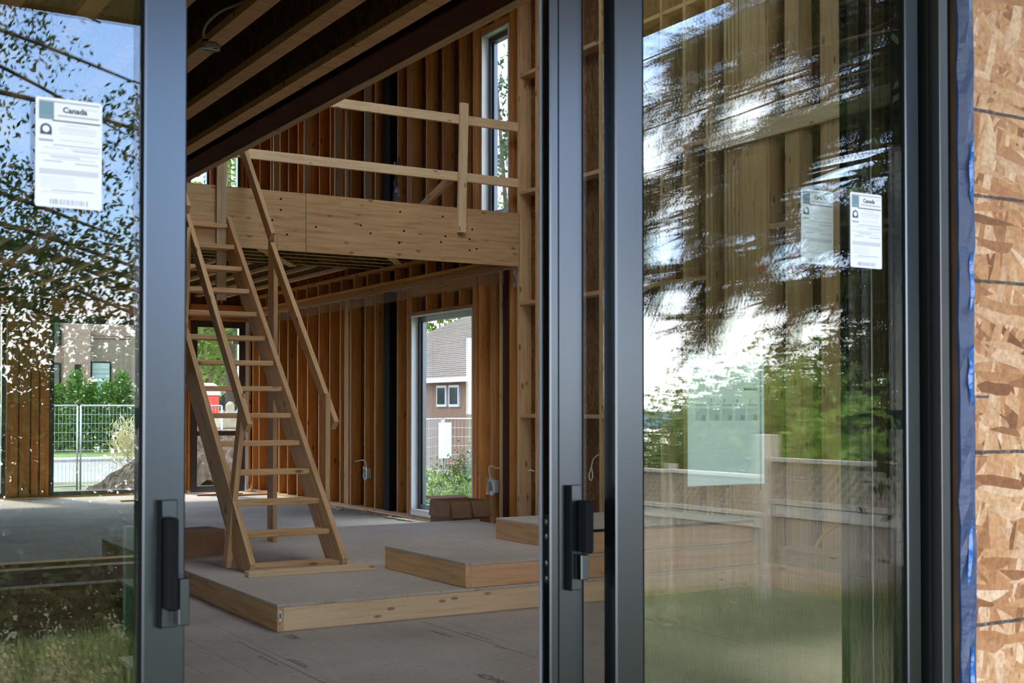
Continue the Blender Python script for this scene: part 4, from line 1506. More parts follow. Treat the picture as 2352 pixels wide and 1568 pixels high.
me = np_mesh('foliage', leaf_cloud(cent, spr, 26000, .066, droop=.7, aspect=2.4, r=rl), 4, M['leaf'])
f = bpy.data.objects.new('foliage', me)
f['kind'] = 'stuff'
link(f, NT)

# ---- spruce with drooping needle branches, mirrored in the right glass
SPX, SPY = 8.25, -1.1
SP = thing(empty('spruce_tree', (SPX, SPY, -.45)), 'dark spruce with drooping branches mirrored in the right door glass', 'tree')
tube('trunk', SP, [(SPX, SPY, -.6), (SPX, SPY, 4), (SPX, SPY, 9), (SPX, SPY, 12)], .25, M['bark'], n=12, rs=[.24, .21, .12, .03])
rs_ = np.random.default_rng(31)
NV = []


# openings in the crown: centre and half width; each runs through the crown along one direction
GAPS = np.array([(5.68, -2.86, 4.0, 0.134), (5.41, -3.02, 3.76, 0.146), (5.36, -3.05, 3.37, 0.116), (5.53, -2.94, 3.32, 0.11), (5.42, -3.01, 3.07, 0.116), (5.76, -2.81, 3.39, 0.079), (6.02, -2.65, 3.35, 0.165), (6.24, -2.52, 3.67, 0.159), (6.4, -2.42, 3.56, 0.146), (6.67, -2.26, 3.51, 0.146), (6.64, -2.28, 3.82, 0.098), (5.57, -2.92, 2.78, 0.134), (5.46, -2.98, 2.57, 0.116), (5.51, -2.95, 2.42, 0.134), (5.94, -2.7, 2.95, 0.067), (6.56, -2.32, 2.98, 0.189), (6.78, -2.19, 3.04, 0.159), (6.0, -2.66, 2.53, 0.085), (6.29, -2.48, 2.38, 0.165), (6.51, -2.36, 2.38, 0.146), (6.83, -2.16, 3.98, 0.091), (5.59, -2.91, 2.12, 0.122), (5.98, -2.67, 2.03, 0.152), (5.38, -3.03, 1.82, 0.183), (6.01, -2.66, 1.76, 0.183), (6.71, -2.23, 2.28, 0.104), (6.44, -2.4, 1.89, 0.116), (6.16, -2.56, 1.93, 0.104), (6.65, -2.27, 1.88, 0.085), (6.82, -2.17, 1.94, 0.085)])
GDIR = np.array([.68, -.73, 0.0])


def in_gap(p):
    v = p[None] - GAPS[:, :3]
    a = v @ GDIR
    q = v - a[:, None] * GDIR[None]
    return bool((((q ** 2).sum(1) / GAPS[:, 3] ** 2 + (a / .9) ** 2) < 1).any())


def brush(p, d, L_, n, nl):
    """twig with needles around it"""
    if in_gap(p) or in_gap(p + d * L_ * .5):
        return
    t = rs_.uniform(0, 1, n)
    P = p[None] + d[None] * (t * L_)[:, None]
    q = rs_.normal(size=(n, 3))
    q -= (q @ d)[:, None] * d[None]
    q /= np.linalg.norm(q, axis=1, keepdims=True)
    nd = q * .8 + d[None] * .6
    s = nl * rs_.uniform(.7, 1.2, (n, 1))
    w = np.cross(nd, d[None])
    w /= np.linalg.norm(w, axis=1, keepdims=True)
    NV.append(np.stack([P - w * .0040, P + w * .0040, P + nd * s], 1).reshape(-1, 3))


# branch tips
tips = [(5.3, -2.98, 2.36), (5.5, -3.09, 2.19), (5.41, -2.41, 1.87), (6.2, -3.31, 2.15), (5.96, -3.27, 2.33), (6.22, -3.23, 2.31), (5.98, -2.16, 1.88), (6.28, -2.34, 2.08), (6.58, -2.33, 1.91), (6.77, -2.21, 1.85), (7.22, -2.5, 2.13), (6.31, -2.72, 2.17), (7.07, -2.65, 2.2), (5.57, -2.26, 2.27), (6.22, -2.2, 2.27), (6.55, -1.86, 1.85), (6.64, -2.93, 2.3), (7.4, -2.42, 4.71), (6.74, -2.53, 3.66), (6.29, -2.08, 4.46), (5.54, -3.36, 4.39), (7.31, -2.11, 4.04), (6.64, -2.69, 2.45), (6.58, -2.28, 4.19), (6.25, -2.84, 4.54), (6.21, -3.3, 4.18), (5.66, -3.65, 2.84), (7.44, -2.47, 3.63), (6.07, -1.99, 3.18), (6.77, -2.6, 2.42), (6.08, -2.17, 4.22), (6.39, -2.13, 3.03), (6.97, -2.19, 3.13), (6.19, -3.13, 4.77), (6.48, -3.01, 3.35), (6.58, -2.19, 3.11), (6.8, -2.84, 3.41), (5.69, -2.87, 3.78), (5.63, -2.18, 4.36), (7.45, -2.32, 4.65), (7.14, -2.0, 2.85), (5.49, -2.67, 3.77), (5.44, -2.51, 3.16), (5.34, -3.17, 3.73), (6.91, -2.44, 3.7), (6.95, -2.89, 3.87), (6.83, -2.77, 2.76), (6.78, -2.56, 2.65), (7.01, -2.27, 3.57), (5.76, -2.33, 2.98), (6.81, -2.57, 4.05), (6.25, -2.2, 3.7), (7.16, -1.99, 4.15), (6.46, -3.09, 2.81), (6.34, -2.77, 4.16), (5.5, -2.66, 2.95), (6.77, -2.58, 4.04), (5.74, -2.66, 3.44), (7.28, -2.42, 3.25), (5.26, -2.96, 3.2), (7.28, -2.2, 3.79), (6.86, -2.05, 2.59), (5.33, -2.47, 3.72), (5.28, -2.41, 3.4), (6.34, -2.11, 2.84), (5.71, -3.52, 2.61), (5.39, -3.09, 2.56), (6.46, -2.89, 4.68), (5.26, -3.13, 4.38), (5.5, -3.45, 2.55), (6.77, -2.84, 4.3), (5.8, -3.57, 3.55), (6.17, -2.87, 4.39), (5.74, -2.73, 2.92), (5.26, -3.05, 2.8), (6.81, -1.87, 2.62), (5.84, -3.48, 2.93), (6.96, -2.66, 4.73), (5.75, -3.27, 3.89), (5.89, -2.42, 3.08), (6.04, -2.0, 3.16), (5.76, -2.94, 2.43), (6.72, -1.85, 3.96), (7.21, -2.25, 2.87), (5.51, -2.35, 2.65), (6.42, -2.29, 3.29), (6.11, -2.96, 4.74), (6.97, -2.02, 2.58), (6.44, -2.63, 3.26), (6.62, -2.06, 4.6), (5.64, -2.85, 4.5), (7.59, -2.37, 3.74), (6.35, -3.1, 2.95), (6.47, -2.86, 3.53), (7.01, -1.92, 3.23), (6.23, -2.93, 3.83), (6.55, -2.48, 3.77), (5.97, -2.24, 3.08), (6.46, -3.13, 3.13), (6.96, -1.8, 2.46), (5.45, -3.09, 2.96)]
for kt, tip in enumerate(tips):
    thick = 1.9 if kt < 17 else 1.0
    en = Vector(tip)
    st = Vector((SPX, SPY, en.z + rs_.uniform(.1, .9)))
    md = (st * .45 + en * .55) + Vector((0, 0, .28))
    pts = smooth_pts([st, md, en], 11)
    tube('branch', SP, pts, .02, M['bark'], n=5, rs=[.02 * (1 - i / len(pts)) + .003 for i in range(len(pts))])
    for i in range(14, len(pts)):
        p_ = np.array(pts[i])
        fd = np.array((pts[i] - pts[i - 1]).normalized())
        for q_ in range(9):
            side = np.array([-fd[1], fd[0], 0.0]) * (1 if q_ % 2 else -1)
            dv = fd * .6 + side * rs_.uniform(.1, .8) + np.array([0, 0, -rs_.uniform(-.2, 1.3)])
            dv /= np.linalg.norm(dv)
            l2 = rs_.uniform(.18, .50)
            brush(p_ + rs_.normal(size=3) * .02, dv, l2, int(85 * thick * l2 / .4), .03)
            for w_ in range(2):
                d2 = dv + rs_.normal(size=3) * .5
                d2 /= np.linalg.norm(d2)
                brush(p_ + dv * l2 * rs_.uniform(.3, .9), d2, .16, int(26 * thick), .028)
me = np_mesh('needles', np.concatenate(NV), 3, M['needle'])
f = bpy.data.objects.new('needles', me)
f['kind'] = 'stuff'
link(f, SP)

# ---- back garden fence with lattice top (mirrored in the right glass)
def garden_fence(label, X, ya, yb_, ztop, zbot, lat=.37):
    """runs along Y from ya (near the house) to yb_ (further)"""
    Fn = thing(empty('garden_fence', (X, (ya + yb_) / 2, zbot)), label, 'fence', 'stepped fence sections in the back garden')
    bx('top_rail', Fn, X - .05, X + .05, yb_, ya, ztop - .04, ztop, M['fencegrey'])
    zl = ztop - .04 - lat
    bx('lattice_rail', Fn, X - .045, X + .045, yb_, ya, zl - .05, zl, M['fencegrey'])
    bx('lower_rail', Fn, X - .03, X + .05, yb_, ya, zl - .17, zl - .055, M['fencegrey'])
    nbd = int((ya - yb_) / .145)
    for i in range(nbd):
        y0 = yb_ + i * (ya - yb_) / nbd
        off = .004 * (i % 3)
        bx('fence_board', Fn, X + .0 + off, X + .02 + off, y0 + .003, y0 + (ya - yb_) / nbd - .003, zbot, zl - .052, M['fencewood'], axis='Z', bev=.002)
    # diagonal slats, both ways
    z0, z1 = zl, ztop - .04
    st = .105
    k = 0
    y = yb_ - lat
    while y < ya:
        for sgn, xo in ((1, -.008), (-1, .002)):
            y_a, y_b = (y, y + lat) if sgn > 0 else (y + lat, y)
            za, zb = z0, z1
            # clip to the section
            def clip(yq, zq, yo, zo):
                if yq < yb_:
                    t = (yb_ - yq) / (yo - yq)
                    return yb_, zq + (zo - zq) * t
                if yq > ya:
                    t = (ya - yq) / (yo - yq)
                    return ya, zq + (zo - zq) * t
                return yq, zq
            A = clip(y_a, za, y_b, zb)
            B = clip(y_b, zb, y_a, za)
            if abs(A[0] - B[0]) > .03:
                board('lattice_slat', Fn, (X + xo, A[0], A[1]), (X + xo, B[0], B[1]), .042, .008, (1, 0, 0), M['fencewood'], bev=0)
        y += st
    return Fn


garden_fence('garden fence section with lattice top nearest the house, mirrored at the right', 8.72, -2.2, -5.36, .79, -1.15)
garden_fence('lower garden fence section stepping down the slope, mirrored left of the tall post', 9.45, -5.55, -7.9, .555, -1.5)
garden_fence('farthest garden fence section down the slope, mirrored beside the door stile', 9.45, -7.95, -10.6, .545, -1.9)
gp = thing(bx('fence_post', None, 8.65, 8.79, -5.50, -5.37, -1.2, 1.02, M['fencegrey'], axis='Z', bev=.006), 'tall square fence post between the stepped garden fence sections', 'post')
thing(bx('fence_post', None, 9.40, 9.50, -7.945, -7.905, -1.9, .62, M['fencegrey'], axis='Z', bev=.004), 'fence post between the two lower garden fence sections', 'post')
gpo = thing(empty('green_post', (2.9, -7.5, -1.0)), 'dark green garden post mirrored low in the left glass', 'post')
bx('post', gpo, 2.855, 2.945, -7.54, -7.46, -1.0, .20, M['greenpost'], axis='Z', bev=.006)
bx('cap', gpo, 2.845, 2.955, -7.55, -7.45, .201, .215, M['greenpost'])
bx('pale_strip', gpo, 2.96, 3.005, -7.52, -7.48, -.95, .12, M['debris'], axis='Z')

# ---- grass of the back garden (blades and seed heads)
ng = 42000
gx_ = rng.uniform(-1.0, 9.3, ng)
gy_ = rng.uniform(-10.0, -.6, ng)
gzv = gz_back(gx_, gy_)
hgt = rng.uniform(.08, .30, ng) * (1 + .6 * np.sin(gx_ * 1.7 + 1) * np.sin(gy_ * 1.3))
a_ = rng.uniform(0, 2 * np.pi, ng)
wd = .011
lean = rng.normal(size=(ng, 2)) * .06
P0 = np.stack([gx_ - wd * np.cos(a_), gy_ - wd * np.sin(a_), gzv], 1)
P1 = np.stack([gx_ + wd * np.cos(a_), gy_ + wd * np.sin(a_), gzv], 1)
P2 = np.stack([gx_ + lean[:, 0], gy_ + lean[:, 1], gzv + hgt], 1)
o = bpy.data.objects.new('garden_grass', np_mesh('garden_grass', np.stack([P0, P1, P2], 1).reshape(-1, 3), 3, M['blade']))
link(o)
o['kind'] = 'stuff'
o['label'] = 'rough green garden grass mirrored low in the door glass'
o['category'] = 'grass'
ns_ = 900
sx_ = rng.uniform(-.5, 6.5, ns_)
sy_ = rng.uniform(-8.5, -1.5, ns_)
keep = (np.sin(sx_ * 2.1) + np.sin(sy_ * 1.7 + 2)) > .2
sx_, sy_ = sx_[keep], sy_[keep]
sz_ = gz_back(sx_, sy_)
CC = np.stack([sx_, sy_, sz_ + rng.uniform(.15, .34, len(sx_))], 1)
o = bpy.data.objects.new('grass_seed_heads', np_mesh('grass_seed_heads', leaf_cloud(CC, np.tile([.025, .025, .05], (len(CC), 1)), 14000, .034, droop=-.8), 4, M['seed']))
link(o)
o['kind'] = 'stuff'
o['label'] = 'pale seed heads standing above the garden grass'
o['category'] = 'grass'

# ---- trees and bushes beyond the garden (mirrored)
for x, y, ztop, rx, mt, lb_ in [(20.17, -22.38, 1.56, 2.6, 'leafd', 'low dark tree mirrored beside the second door stile'),
        (19.78, -20.28, 1.65, 2.4, 'leaf2', 'low green tree mirrored left of the instruction sheet'),
        (19.19, -18.3, 1.82, 2.3, 'leaf2', 'green tree mirrored directly behind the instruction sheet'),
        (18.43, -16.43, 2.06, 2.3, 'leaf2', 'green tree mirrored at the right edge of the instruction sheet'),
        (18.4, -15.28, 2.4, 2.4, 'leaf2', 'rounded green tree mirrored above the tall fence post'),
        (18.29, -14.18, 2.48, 2.3, 'leaf2', 'rounded green tree mirrored below the pale greenish label'),
        (17.37, -12.4, 2.39, 2.1, 'leaf3', 'bright green tree mirrored below the whiter label'),
        (16.36, -10.67, 2.29, 2.0, 'leaf2', 'green tree mirrored next to the dark jamb'),
        (12.84, -8.12, 1.24, 1.1, 'leaf3', 'bright bush mirrored over the lattice fence'),
        (12.05, -6.84, 1.32, 1.1, 'leaf3', 'bright bush mirrored over the fence beside the jamb')]:
    z0 = float(gz_back(np.array(x), np.array(y)))
    tree('garden_tree', lb_, x, y, z0, ztop - z0, rx, 6500, .15, mt, 'trees mirrored beyond the garden fence', crown=.9, m=70)
for x, y, ztop, rx, lb_ in [(2.64, -16.58, 2.59, 1.9, 'dark shrub left of all others behind the leafy tree'),
        (3.67, -17.13, 2.69, 1.9, 'dark shrub mirrored left of the centre behind the leafy tree'),
        (4.22, -15.63, 2.75, 1.8, 'dark shrub mirrored at the centre behind the leafy tree'),
        (5.28, -16.16, 2.76, 1.9, 'dark shrub mirrored behind the left door stile'),
        (6.48, -16.61, 2.87, 1.9, 'dark shrub standing right of the leafy tree'),
        (13.96, -17.94, 1.63, 2.4, 'dark shrub down the slope beside the lower fence')]:
    z0 = float(gz_back(np.array(x), np.array(y)))
    tree('garden_shrub', lb_, x, y, z0, ztop - z0, rx, 5200, .17, 'leafd', 'dark shrubs at the end of the garden', trunk_r=.08, crown=.97, m=60)
for x, y, ztop, rx, lb_ in [(7.03, -1.58, 4.73, 0.9, 'unseen dark evergreen just outside the mirrored view, added to block sky'),  # out of view, added to keep sky off the right door frame
        (6.77, -0.8, 4.53, 0.9, 'unseen dark evergreen near the sheathed wall corner, added to block sky')]:
    z0 = float(gz_back(np.array(x), np.array(y)))
    tree('added_evergreen', lb_, x, y, z0, ztop - z0, rx, 5200, .13, 'leafd', 'evergreens added to block sky from the right door frame', trunk_r=.09, crown=.95, m=60)
# distant shore
V, F = [], []
for i in range(41):
    a = R(-150 + 6 * i) - R(10)
    x, y = 900 * math.cos(a), 900 * math.sin(a)
    V += [(x, y, -12), (x, y, 3.5 + 3.0 * math.sin(i * 1.3) + 1.5 * math.sin(i * 3.1)), (x * 1.1, y * 1.1, -12)]
for i in range(40):
    k = 3 * i
    F += [(k, k + 3, k + 4, k + 1), (k + 1, k + 4, k + 5, k + 2)]
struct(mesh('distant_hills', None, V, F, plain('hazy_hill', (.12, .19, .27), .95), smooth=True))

# ---- front yard: temporary fence panels
def site_fence(label, p, q, z0, h=1.82):
    p, q = Vector((*p, z0)), Vector((*q, z0))
    d = (q - p).normalized()
    L_ = (q - p).length
    Fn = thing(empty('site_fence_panel', tuple((p + q) / 2)), label, 'fence', 'temporary site fence panels')
    up = Vector((0, 0, 1))
    for a in (p, q):
        tube('upright', Fn, [a, a + up * h], .021, M['galv'], n=7)
    tube('top_bar', Fn, [p + up * h, q + up * h], .019, M['galv'], n=7)
    tube('bottom_bar', Fn, [p + up * .12, q + up * .12], .017, M['galv'], n=7)
    V, F = [], []

    def wire(a, b, r=.0035):
        dd = (b - a).normalized()
        s = dd.cross(Vector((0, 1, .01)) if abs(dd.x) > .5 else Vector((1, .2, 0))).normalized() * r
        s2 = dd.cross(s).normalized() * r
        k = len(V)
        for e in (a, b):
            V.extend([e + s, e - s * .5 + s2 * .87, e - s * .5 - s2 * .87])
        for i in range(3):
            F.append((k + i, k + (i + 1) % 3, k + 3 + (i + 1) % 3, k + 3 + i))
    nv = int(L_ / .075)
    for i in range(1, nv):
        a = p + d * (L_ * i / nv)
        wire(a + up * .12, a + up * h)
    for i in range(1, 9):
        z = .12 + (h - .12) * i / 9
        wire(p + up * z, q + up * z)
    m_ = mesh('wire_mesh', Fn, V, F, M['galv'])
    m_['kind'] = 'stuff'
    return Fn


site_fence('temporary mesh fence panel at the far left of the front yard', (2.7, 27.6), (5.83, 27.6), -.47)
site_fence('temporary mesh fence panel behind the weeds and dirt heap', (5.90, 27.6), (9.0, 27.7), -.47)
site_fence('temporary mesh fence panel left of the neighbour house window view', (11.2, 22.2), (12.45, 23.6), -.75)
site_fence('temporary mesh fence panel right in the tall side window', (12.5, 23.6), (14.4, 22.6), -.75)

# ---- dirt heap with a plastic sheet and weeds
rd_ = random.Random(9)
V, F = [], []
nx_, ny_ = 80, 44
for i in range(nx_):
    for j in range(ny_):
        x = 5.6 + 6.2 * i / (nx_ - 1)
        y = 24.4 + 3.0 * j / (ny_ - 1)
        ex = max(0, 1 - ((y - 25.8) / 1.5) ** 2)
        prof_ = min(1, max(0, (x - 5.75) / 1.55)) * min(1, max(0, (11.7 - x) / 1.6))
        z = -.47 + 1.22 * ex ** .7 * prof_ * (1 + .08 * math.sin(x * 5) * math.sin(y * 4)) + (rd_.uniform(-.09, .09) if ex * prof_ > .03 else 0)
        V.append((x, y, z))
for i in range(nx_ - 1):
    for j in range(ny_ - 1):
        k = i * ny_ + j
        F.append((k, k + ny_, k + ny_ + 1, k + 1))
dh = mesh('dirt_heap', None, V, F, M['dirt'], smooth=False)
thing(dh, 'heap of rough brown dirt in the front yard behind the stair', 'dirt')
V = [(7.0, 24.9, .35), (7.2, 24.95, .75), (7.35, 25.2, .8), (7.05, 24.75, .05), (7.25, 24.7, .1), (7.4, 24.8, .45)]
thing(mesh('plastic_sheet', None, V, [(0, 1, 2, 5), (3, 0, 5, 4)], M['polyw']), 'grey plastic sheet lying on the slope of the dirt heap', 'plastic sheet')
cw = np.array([[6.55 + .1 * math.sin(k), 26.4 + .2 * math.cos(k * 2), .35 + .12 * (k % 5)] for k in range(14)])
wd_ = thing(empty('weed_clump', (6.6, 26.4, 0)), 'yellowish weeds growing beside the dirt heap', 'plant')
me = np_mesh('leaves', leaf_cloud(cw, np.tile([.14, .14, .15], (14, 1)), 700, .16, droop=-1.2, aspect=7), 4, M['seed'])
f = bpy.data.objects.new('leaves', me)
f['kind'] = 'stuff'
link(f, wd_)
tube('stem', wd_, [(6.6, 26.4, -.1), (6.58, 26.4, .7)], .012, M['seed'], n=5)

# ---- portable toilet
pt_ = thing(empty('portable_toilet', (12.20, 40, -.56)), 'red portable toilet with a white roof beyond the dirt heap', 'toilet')
bx('body', pt_, 11.64, 12.76, 39.5, 40.6, -.45, 1.72, M['red'], axis='Z', bev=.03)
bx('base', pt_, 11.60, 12.80, 39.46, 40.64, -.56, -.45, M['blacksteel'], bev=.01)
dd_ = bx('door', pt_, 11.82, 12.52, 39.47, 39.499, -.4, 1.6, M['red'], axis='Z', bev=.01)
bx('latch', dd_, 11.87, 11.97, 39.45, 39.469, .5, .62, M['blacksteel'])
for x in (11.67, 12.58):
    bx('rib', pt_, x, x + .1, 39.48, 39.499, -.4, 1.65, M['red'], axis='Z', bev=.01)
V, F = [], []
for i, (s, z) in enumerate(((1.04, 1.72), (1.04, 1.80), (.96, 2.02), (.7, 2.12))):
    V += [(12.20 - .56 * s, 40.05 - .55 * s, z), (12.20 + .56 * s, 40.05 - .55 * s, z), (12.20 + .56 * s, 40.05 + .55 * s, z), (12.20 - .56 * s, 40.05 + .55 * s, z)]
for i in range(3):
    for k in range(4):
        F.append((i * 4 + k, i * 4 + (k + 1) % 4, i * 4 + 4 + (k + 1) % 4, i * 4 + 4 + k))
F.append((12, 13, 14, 15))
mesh('roof', pt_, V, F, M['carwhite'])

# ---- pale stone slabs stacked right of the toilet
sp_ = thing(empty('stone_stack', (12.0, 34, -.56)), 'stack of pale stone slabs seen through the front door glass', 'stone')
for i in range(5):
    bx('slab', sp_, 10.95 + .06 * (i % 2), 13.2 - .05 * (i % 3), 33.6, 34.6, -.56 + .33 * i, -.25 + .33 * i, M['stone'], bev=.02)
bo = thing(empty('stone_finial', (11.25, 33.9, 1.09)), 'rounded pale stone cap standing on the slab stack', 'stone')
V, F = [], []
pr_ = [(.14, 1.09), (.14, 1.2), (.11, 1.22), (.13, 1.3), (.12, 1.4), (.06, 1.47), (.01, 1.49)]
for r_, z in pr_:
    for k in range(12):
        a = 2 * math.pi * k / 12
        V.append((11.25 + r_ * math.cos(a), 33.9 + r_ * math.sin(a), z))
for i in range(len(pr_) - 1):
    for k in range(12):
        F.append((i * 12 + k, i * 12 + (k + 1) % 12, i * 12 + 12 + (k + 1) % 12, i * 12 + 12 + k))
mesh('cap', bo, V, F, M['stone'], smooth=True)

# ---- cedar hedge across the street
cr_ = np.random.default_rng(77)
Cc = np.array([[0, 0, .15 + 2.6 * t] for t in np.linspace(0, 1, 24)])
Sc = np.array([[.34 * (1 - .8 * t) + .05, .34 * (1 - .8 * t) + .05, .10] for t in np.linspace(0, 1, 24)])
ced_me = np_mesh('foliage', leaf_cloud(Cc, Sc, 2600, .13, droop=-.9, aspect=1.8, r=cr_), 4, M['cedar'])
pos = ['leftmost', 'second from the left', 'third from the left', 'fourth from the left', 'fifth from the left', 'sixth from the left', 'seventh from the left', 'eighth from the left', 'ninth from the left', 'tenth from the left', 'eleventh from the left', 'twelfth from the left', 'thirteenth from the left', 'rightmost']
for i in range(14):
    x = 7.2 + .62 * i
    C_ = thing(empty('cedar_hedge_tree', (x, 52.0 + .12 * (i % 2), -.42)), 'bright green hedge cedar across the street, ' + pos[i], 'hedge', 'hedge cedars across the street')
    s = 1.0 + .1 * math.sin(i * 2.3)
    f = bpy.data.objects.new('foliage', ced_me)
    f['kind'] = 'stuff'
    link(f, C_, Matrix.Translation((x, 52.0 + .12 * (i % 2), -.42)) @ Matrix.Rotation(i * 1.1, 4, 'Z') @ Matrix.Diagonal((s * 1.08, s * 1.08, s, 1)))
    tube('trunk', C_, [(x, 52 + .12 * (i % 2), -.45), (x, 52 + .12 * (i % 2), .6)], .04, M['bark'], n=6)

# ---- brick house across the street
BH = thing(empty('brick_house', (13, 60, -.4)), 'brown brick house across the street behind the hedge', 'building')
bx('wall', BH, 4.0, 24.0, 60, 68, -.4, 8.0, M['brick'], axis='X', bev=0)
bx('pier', BH, 11.95, 13.12, 59.4, 59.999, -.4, 8.0, M['brick'], axis='Z', bev=0)
bx('pier', BH, 9.2, 10.2, 59.4, 59.999, -.4, 8.0, M['brick'], axis='Z', bev=0)
bx('recess_panel', BH, 13.13, 16.5, 59.96, 59.999, -.4, 4.55, plain('grey_brown_brick', (.235, .175, .14), .9, var=.1), axis='X', bev=0)
for z in (4.58, 4.70):
    bx('brick_band', BH, 13.13, 18.5, 59.9, 59.959, z, z + .09, M['brick'], bev=0)
for (x0, x1, z0, z1, g_) in ((13.22, 14.16, 1.2, 3.5, 'blind'), (15.2, 16.3, 5.0, 6.8, 'blind'), (11.3, 11.9, .2, 3.4, 'darkglass'), (11.1, 11.9, 4.2, 6.8, 'darkglass'), (15.4, 16.4, .3, 2.9, 'darkglass'), (7.0, 8.6, .6, 3.0, 'darkglass'), (7.0, 8.6, 4.2, 6.4, 'darkglass')):
    w_ = bx('window', BH, x0, x1, 59.86, 59.93, z0, z1, M['blacksteel'], axis='Z', bev=0)
    bx('pane', w_, x0 + .08, x1 - .08, 59.84, 59.859, z0 + .08, z1 - .08, M[g_], axis='Z', bev=0)
    if g_ == 'blind':
        for k in range(10):
            zz_ = z0 + .1 + (z1 - z0 - .25) * k / 10
            bx('blind_slat', w_, x0 + .1, x1 - .1, 59.82, 59.839, zz_, zz_ + .10, M['blind'], bev=0)
    if z0 > 4.9:
        bx('sill', w_, x0 - .1, x1 + .1, 59.75, 59.859, z0 - .14, z0, M['white'], bev=0)
wl_ = bx('wall_lamp', BH, 12.42, 12.68, 59.25, 59.399, 2.98, 3.32, M['blacksteel'])
bx('roof', BH, 3.5, 24.5, 59.3, 68.5, 8.0, 8.3, M['shingle'], bev=0)

# ---- white van parked at the kerb
VN = thing(empty('white_van', (17.0, 50, -.46)), 'white van parked across the street right of the hedge', 'van')
vp = [(14.75, -.1), (14.75, 1.0), (15.1, 1.25), (15.75, 2.0), (16.2, 2.15), (19.6, 2.15), (19.75, 1.9), (19.75, -.1)]
prism('body', VN, vp, 'Y', 48.6, 50.3, M['carwhite'])
prism('side_window', VN, [(15.35, 1.25), (15.85, 1.9), (16.7, 1.9), (16.7, 1.25)], 'Y', 48.57, 48.6, M['darkglass'])
for x in (15.6, 18.9):
    prism('wheel', VN, [(x + .33 * math.cos(2 * math.pi * k / 14), -.13 + .33 * math.sin(2 * math.pi * k / 14)) for k in range(14)], 'Y', 48.55, 48.85, M['rubber'])
bx('bumper', VN, 14.65, 14.75, 48.65, 50.25, -.05, .2, M['rubber'])

# ---- big trees in the front yard and street
ft = [(20.5, 56, 11, 4.0, 'leaf2', 'large green tree behind the stone stack, seen through the front door'),
      (25, 62, 13, 4.6, 'leaf2', 'large tree farther right behind the front door glass'),
      (15.4, 46.5, 15.5, 3.4, 'leaf2', 'street tree whose crown fills the loft windows'),
      (24, 50, 13, 4.2, 'leaf2', 'street tree behind the top of the stair'),
      (31, 50, 12, 4.2, 'leaf2', 'tree rising behind the neighbour roof')]
for x, y, h, rx, mt, lb_ in ft:
    tree('street_tree', lb_, x, y, -.4, h, rx, 9000, .30, mt, 'trees across the street', trunk_r=.2, crown=.85, m=80)
tree('side_tree', 'airy conifer-like tree seen through the narrow upper window', 13.6, 22.6, -.5, 13.5, 1.5, 4200, .17, 'leafd', None, crown=.58, m=60)

# ---- neighbour house seen through the tall side window
NH = thing(empty('neighbour_house', (21, 32, -.9)), 'tan neighbour bungalow with grey shingled hip roof', 'building')
bx('wall', NH, 18.0, 26.0, 24.0, 43.5, -.95, 2.12, M['stucco'], axis='Y', bev=0)
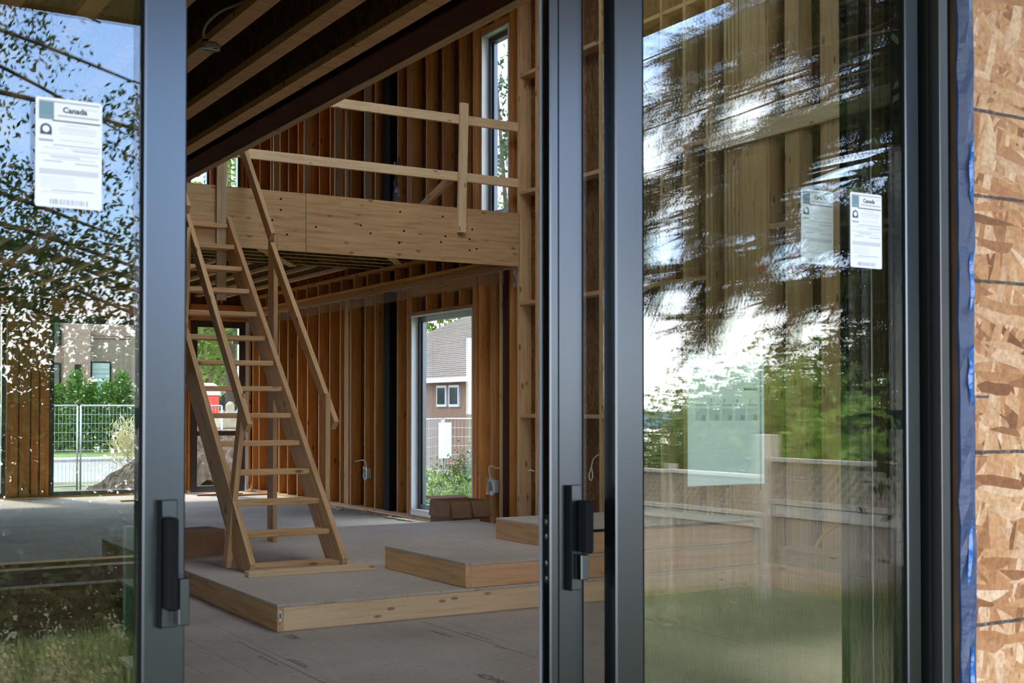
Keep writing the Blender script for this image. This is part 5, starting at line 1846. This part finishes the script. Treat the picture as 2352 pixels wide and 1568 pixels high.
# hip roof faces
ez, rz_, xe, xr = 2.2, 4.6, 17.7, 22.0
ye0, ye1 = 23.5, 44.0
V = [(xe, ye0, ez), (xe, ye1, ez), (26.4, ye1, ez), (26.4, ye0, ez), (xr, ye0 + 4, rz_), (xr, ye1 - 3.9, rz_)]
mesh('roof', NH, V, [(0, 1, 5, 4), (1, 2, 5), (2, 3, 4, 5), (3, 0, 4)], M['shingle'])
bx('eave_board', NH, 17.62, 17.70, ye0, ye1, ez - .12, ez + .02, M['carwhite'])
bx('soffit', NH, 17.70, 18.0, ye0, ye1, ez - .1, ez - .08, M['carwhite'], bev=0)
slope_d = Vector((xr - xe, 0, rz_ - ez))
sl_n = Vector((-(rz_ - ez), 0, xr - xe)).normalized()
nrow = 34
for r_ in range(nrow):
    t0 = r_ / nrow
    p0 = Vector((xe, 0, ez)) + slope_d * t0
    t1 = (r_ + 1.12) / nrow
    p1 = Vector((xe, 0, ez)) + slope_d * t1
    yv0, yv1 = 31.2 + 7.0 * t0, min(36.2 + 7.0 * t0, ye1 - 3.9 * t0 - .03)
    yq = yv0 + (.45 if r_ % 2 else 0)
    while yq < yv1 - .1:
        ln = .90
        y2 = min(yq + ln, yv1)
        lift0 = sl_n * (.018 + .006 * rd_.random())
        a, b_ = p0 + lift0, p1 + sl_n * .004
        board('shingle', NH, (a.x, (yq + y2) / 2, a.z), (b_.x, (yq + y2) / 2, b_.z), y2 - yq - .012, .012, sl_n, M['shingle'], bev=0)
        yq += ln
for yq in (34.05, 33.25):
    w_ = bx('window', NH, 17.93, 18.0, yq - .32, yq + .32, 1.35, 2.0, M['carwhite'], axis='Z', bev=0)
    bx('pane', w_, 17.915, 17.929, yq - .24, yq + .24, 1.43, 1.93, M['darkglass'], axis='Z', bev=0)
prism('roof_vent', NH, [(19.2, 3.2), (19.5, 3.2), (19.5, 3.62), (19.2, 3.62)], 'Y', 33.3, 33.55, M['blacksteel'])
prism('chimney', NH, [(21.3, 4.6), (21.7, 4.6), (21.7, 5.5), (21.3, 5.5)], 'Y', 33.0, 33.35, M['kerb'])

# shrubs below the side window
for i, (x, y, h, rx, mt) in enumerate([(8.8, 15.8, .6, .5, 'leaf2'), (9.6, 16.9, .7, .55, 'leafd'), (9.0, 17.6, .75, .5, 'leaf2'), (10.4, 18.6, .95, .6, 'leafd'), (8.3, 14.7, .45, .45, 'leafd')]):
    S_ = thing(empty('garden_bush', (x, y, -.45)), ['leafy bush low in the tall side window, centre', 'dark bush behind the others in the side window', 'bright bush at the left of the side window', 'taller bush by the mesh fence in the side window', 'dark low bush close under the side window'][i], 'bush', 'bushes outside the side window')
    C = crown_pts(x, y, -.45 + h * .5, rx, rx, h * .5, 20)
    me = np_mesh('foliage', leaf_cloud(C, np.full((20, 3), .12), 1500, .075), 4, M[mt])
    f = bpy.data.objects.new('foliage', me)
    f['kind'] = 'stuff'
    link(f, S_)
    tube('stem', S_, [(x, y, -.46), (x + .03, y, -.45 + h * .5)], .02, M['bark'], n=5)
pl_ = thing(empty('site_notice', (12.9, 23.2, 0)), 'blank white notice sheet hung on the mesh fence outside the side window', 'sign')
board('sheet', pl_, (12.20, 23.28, .62), (12.62, 23.50, .62), .75, .006, (-.45, .9, 0), M['inkpale'], bev=0)
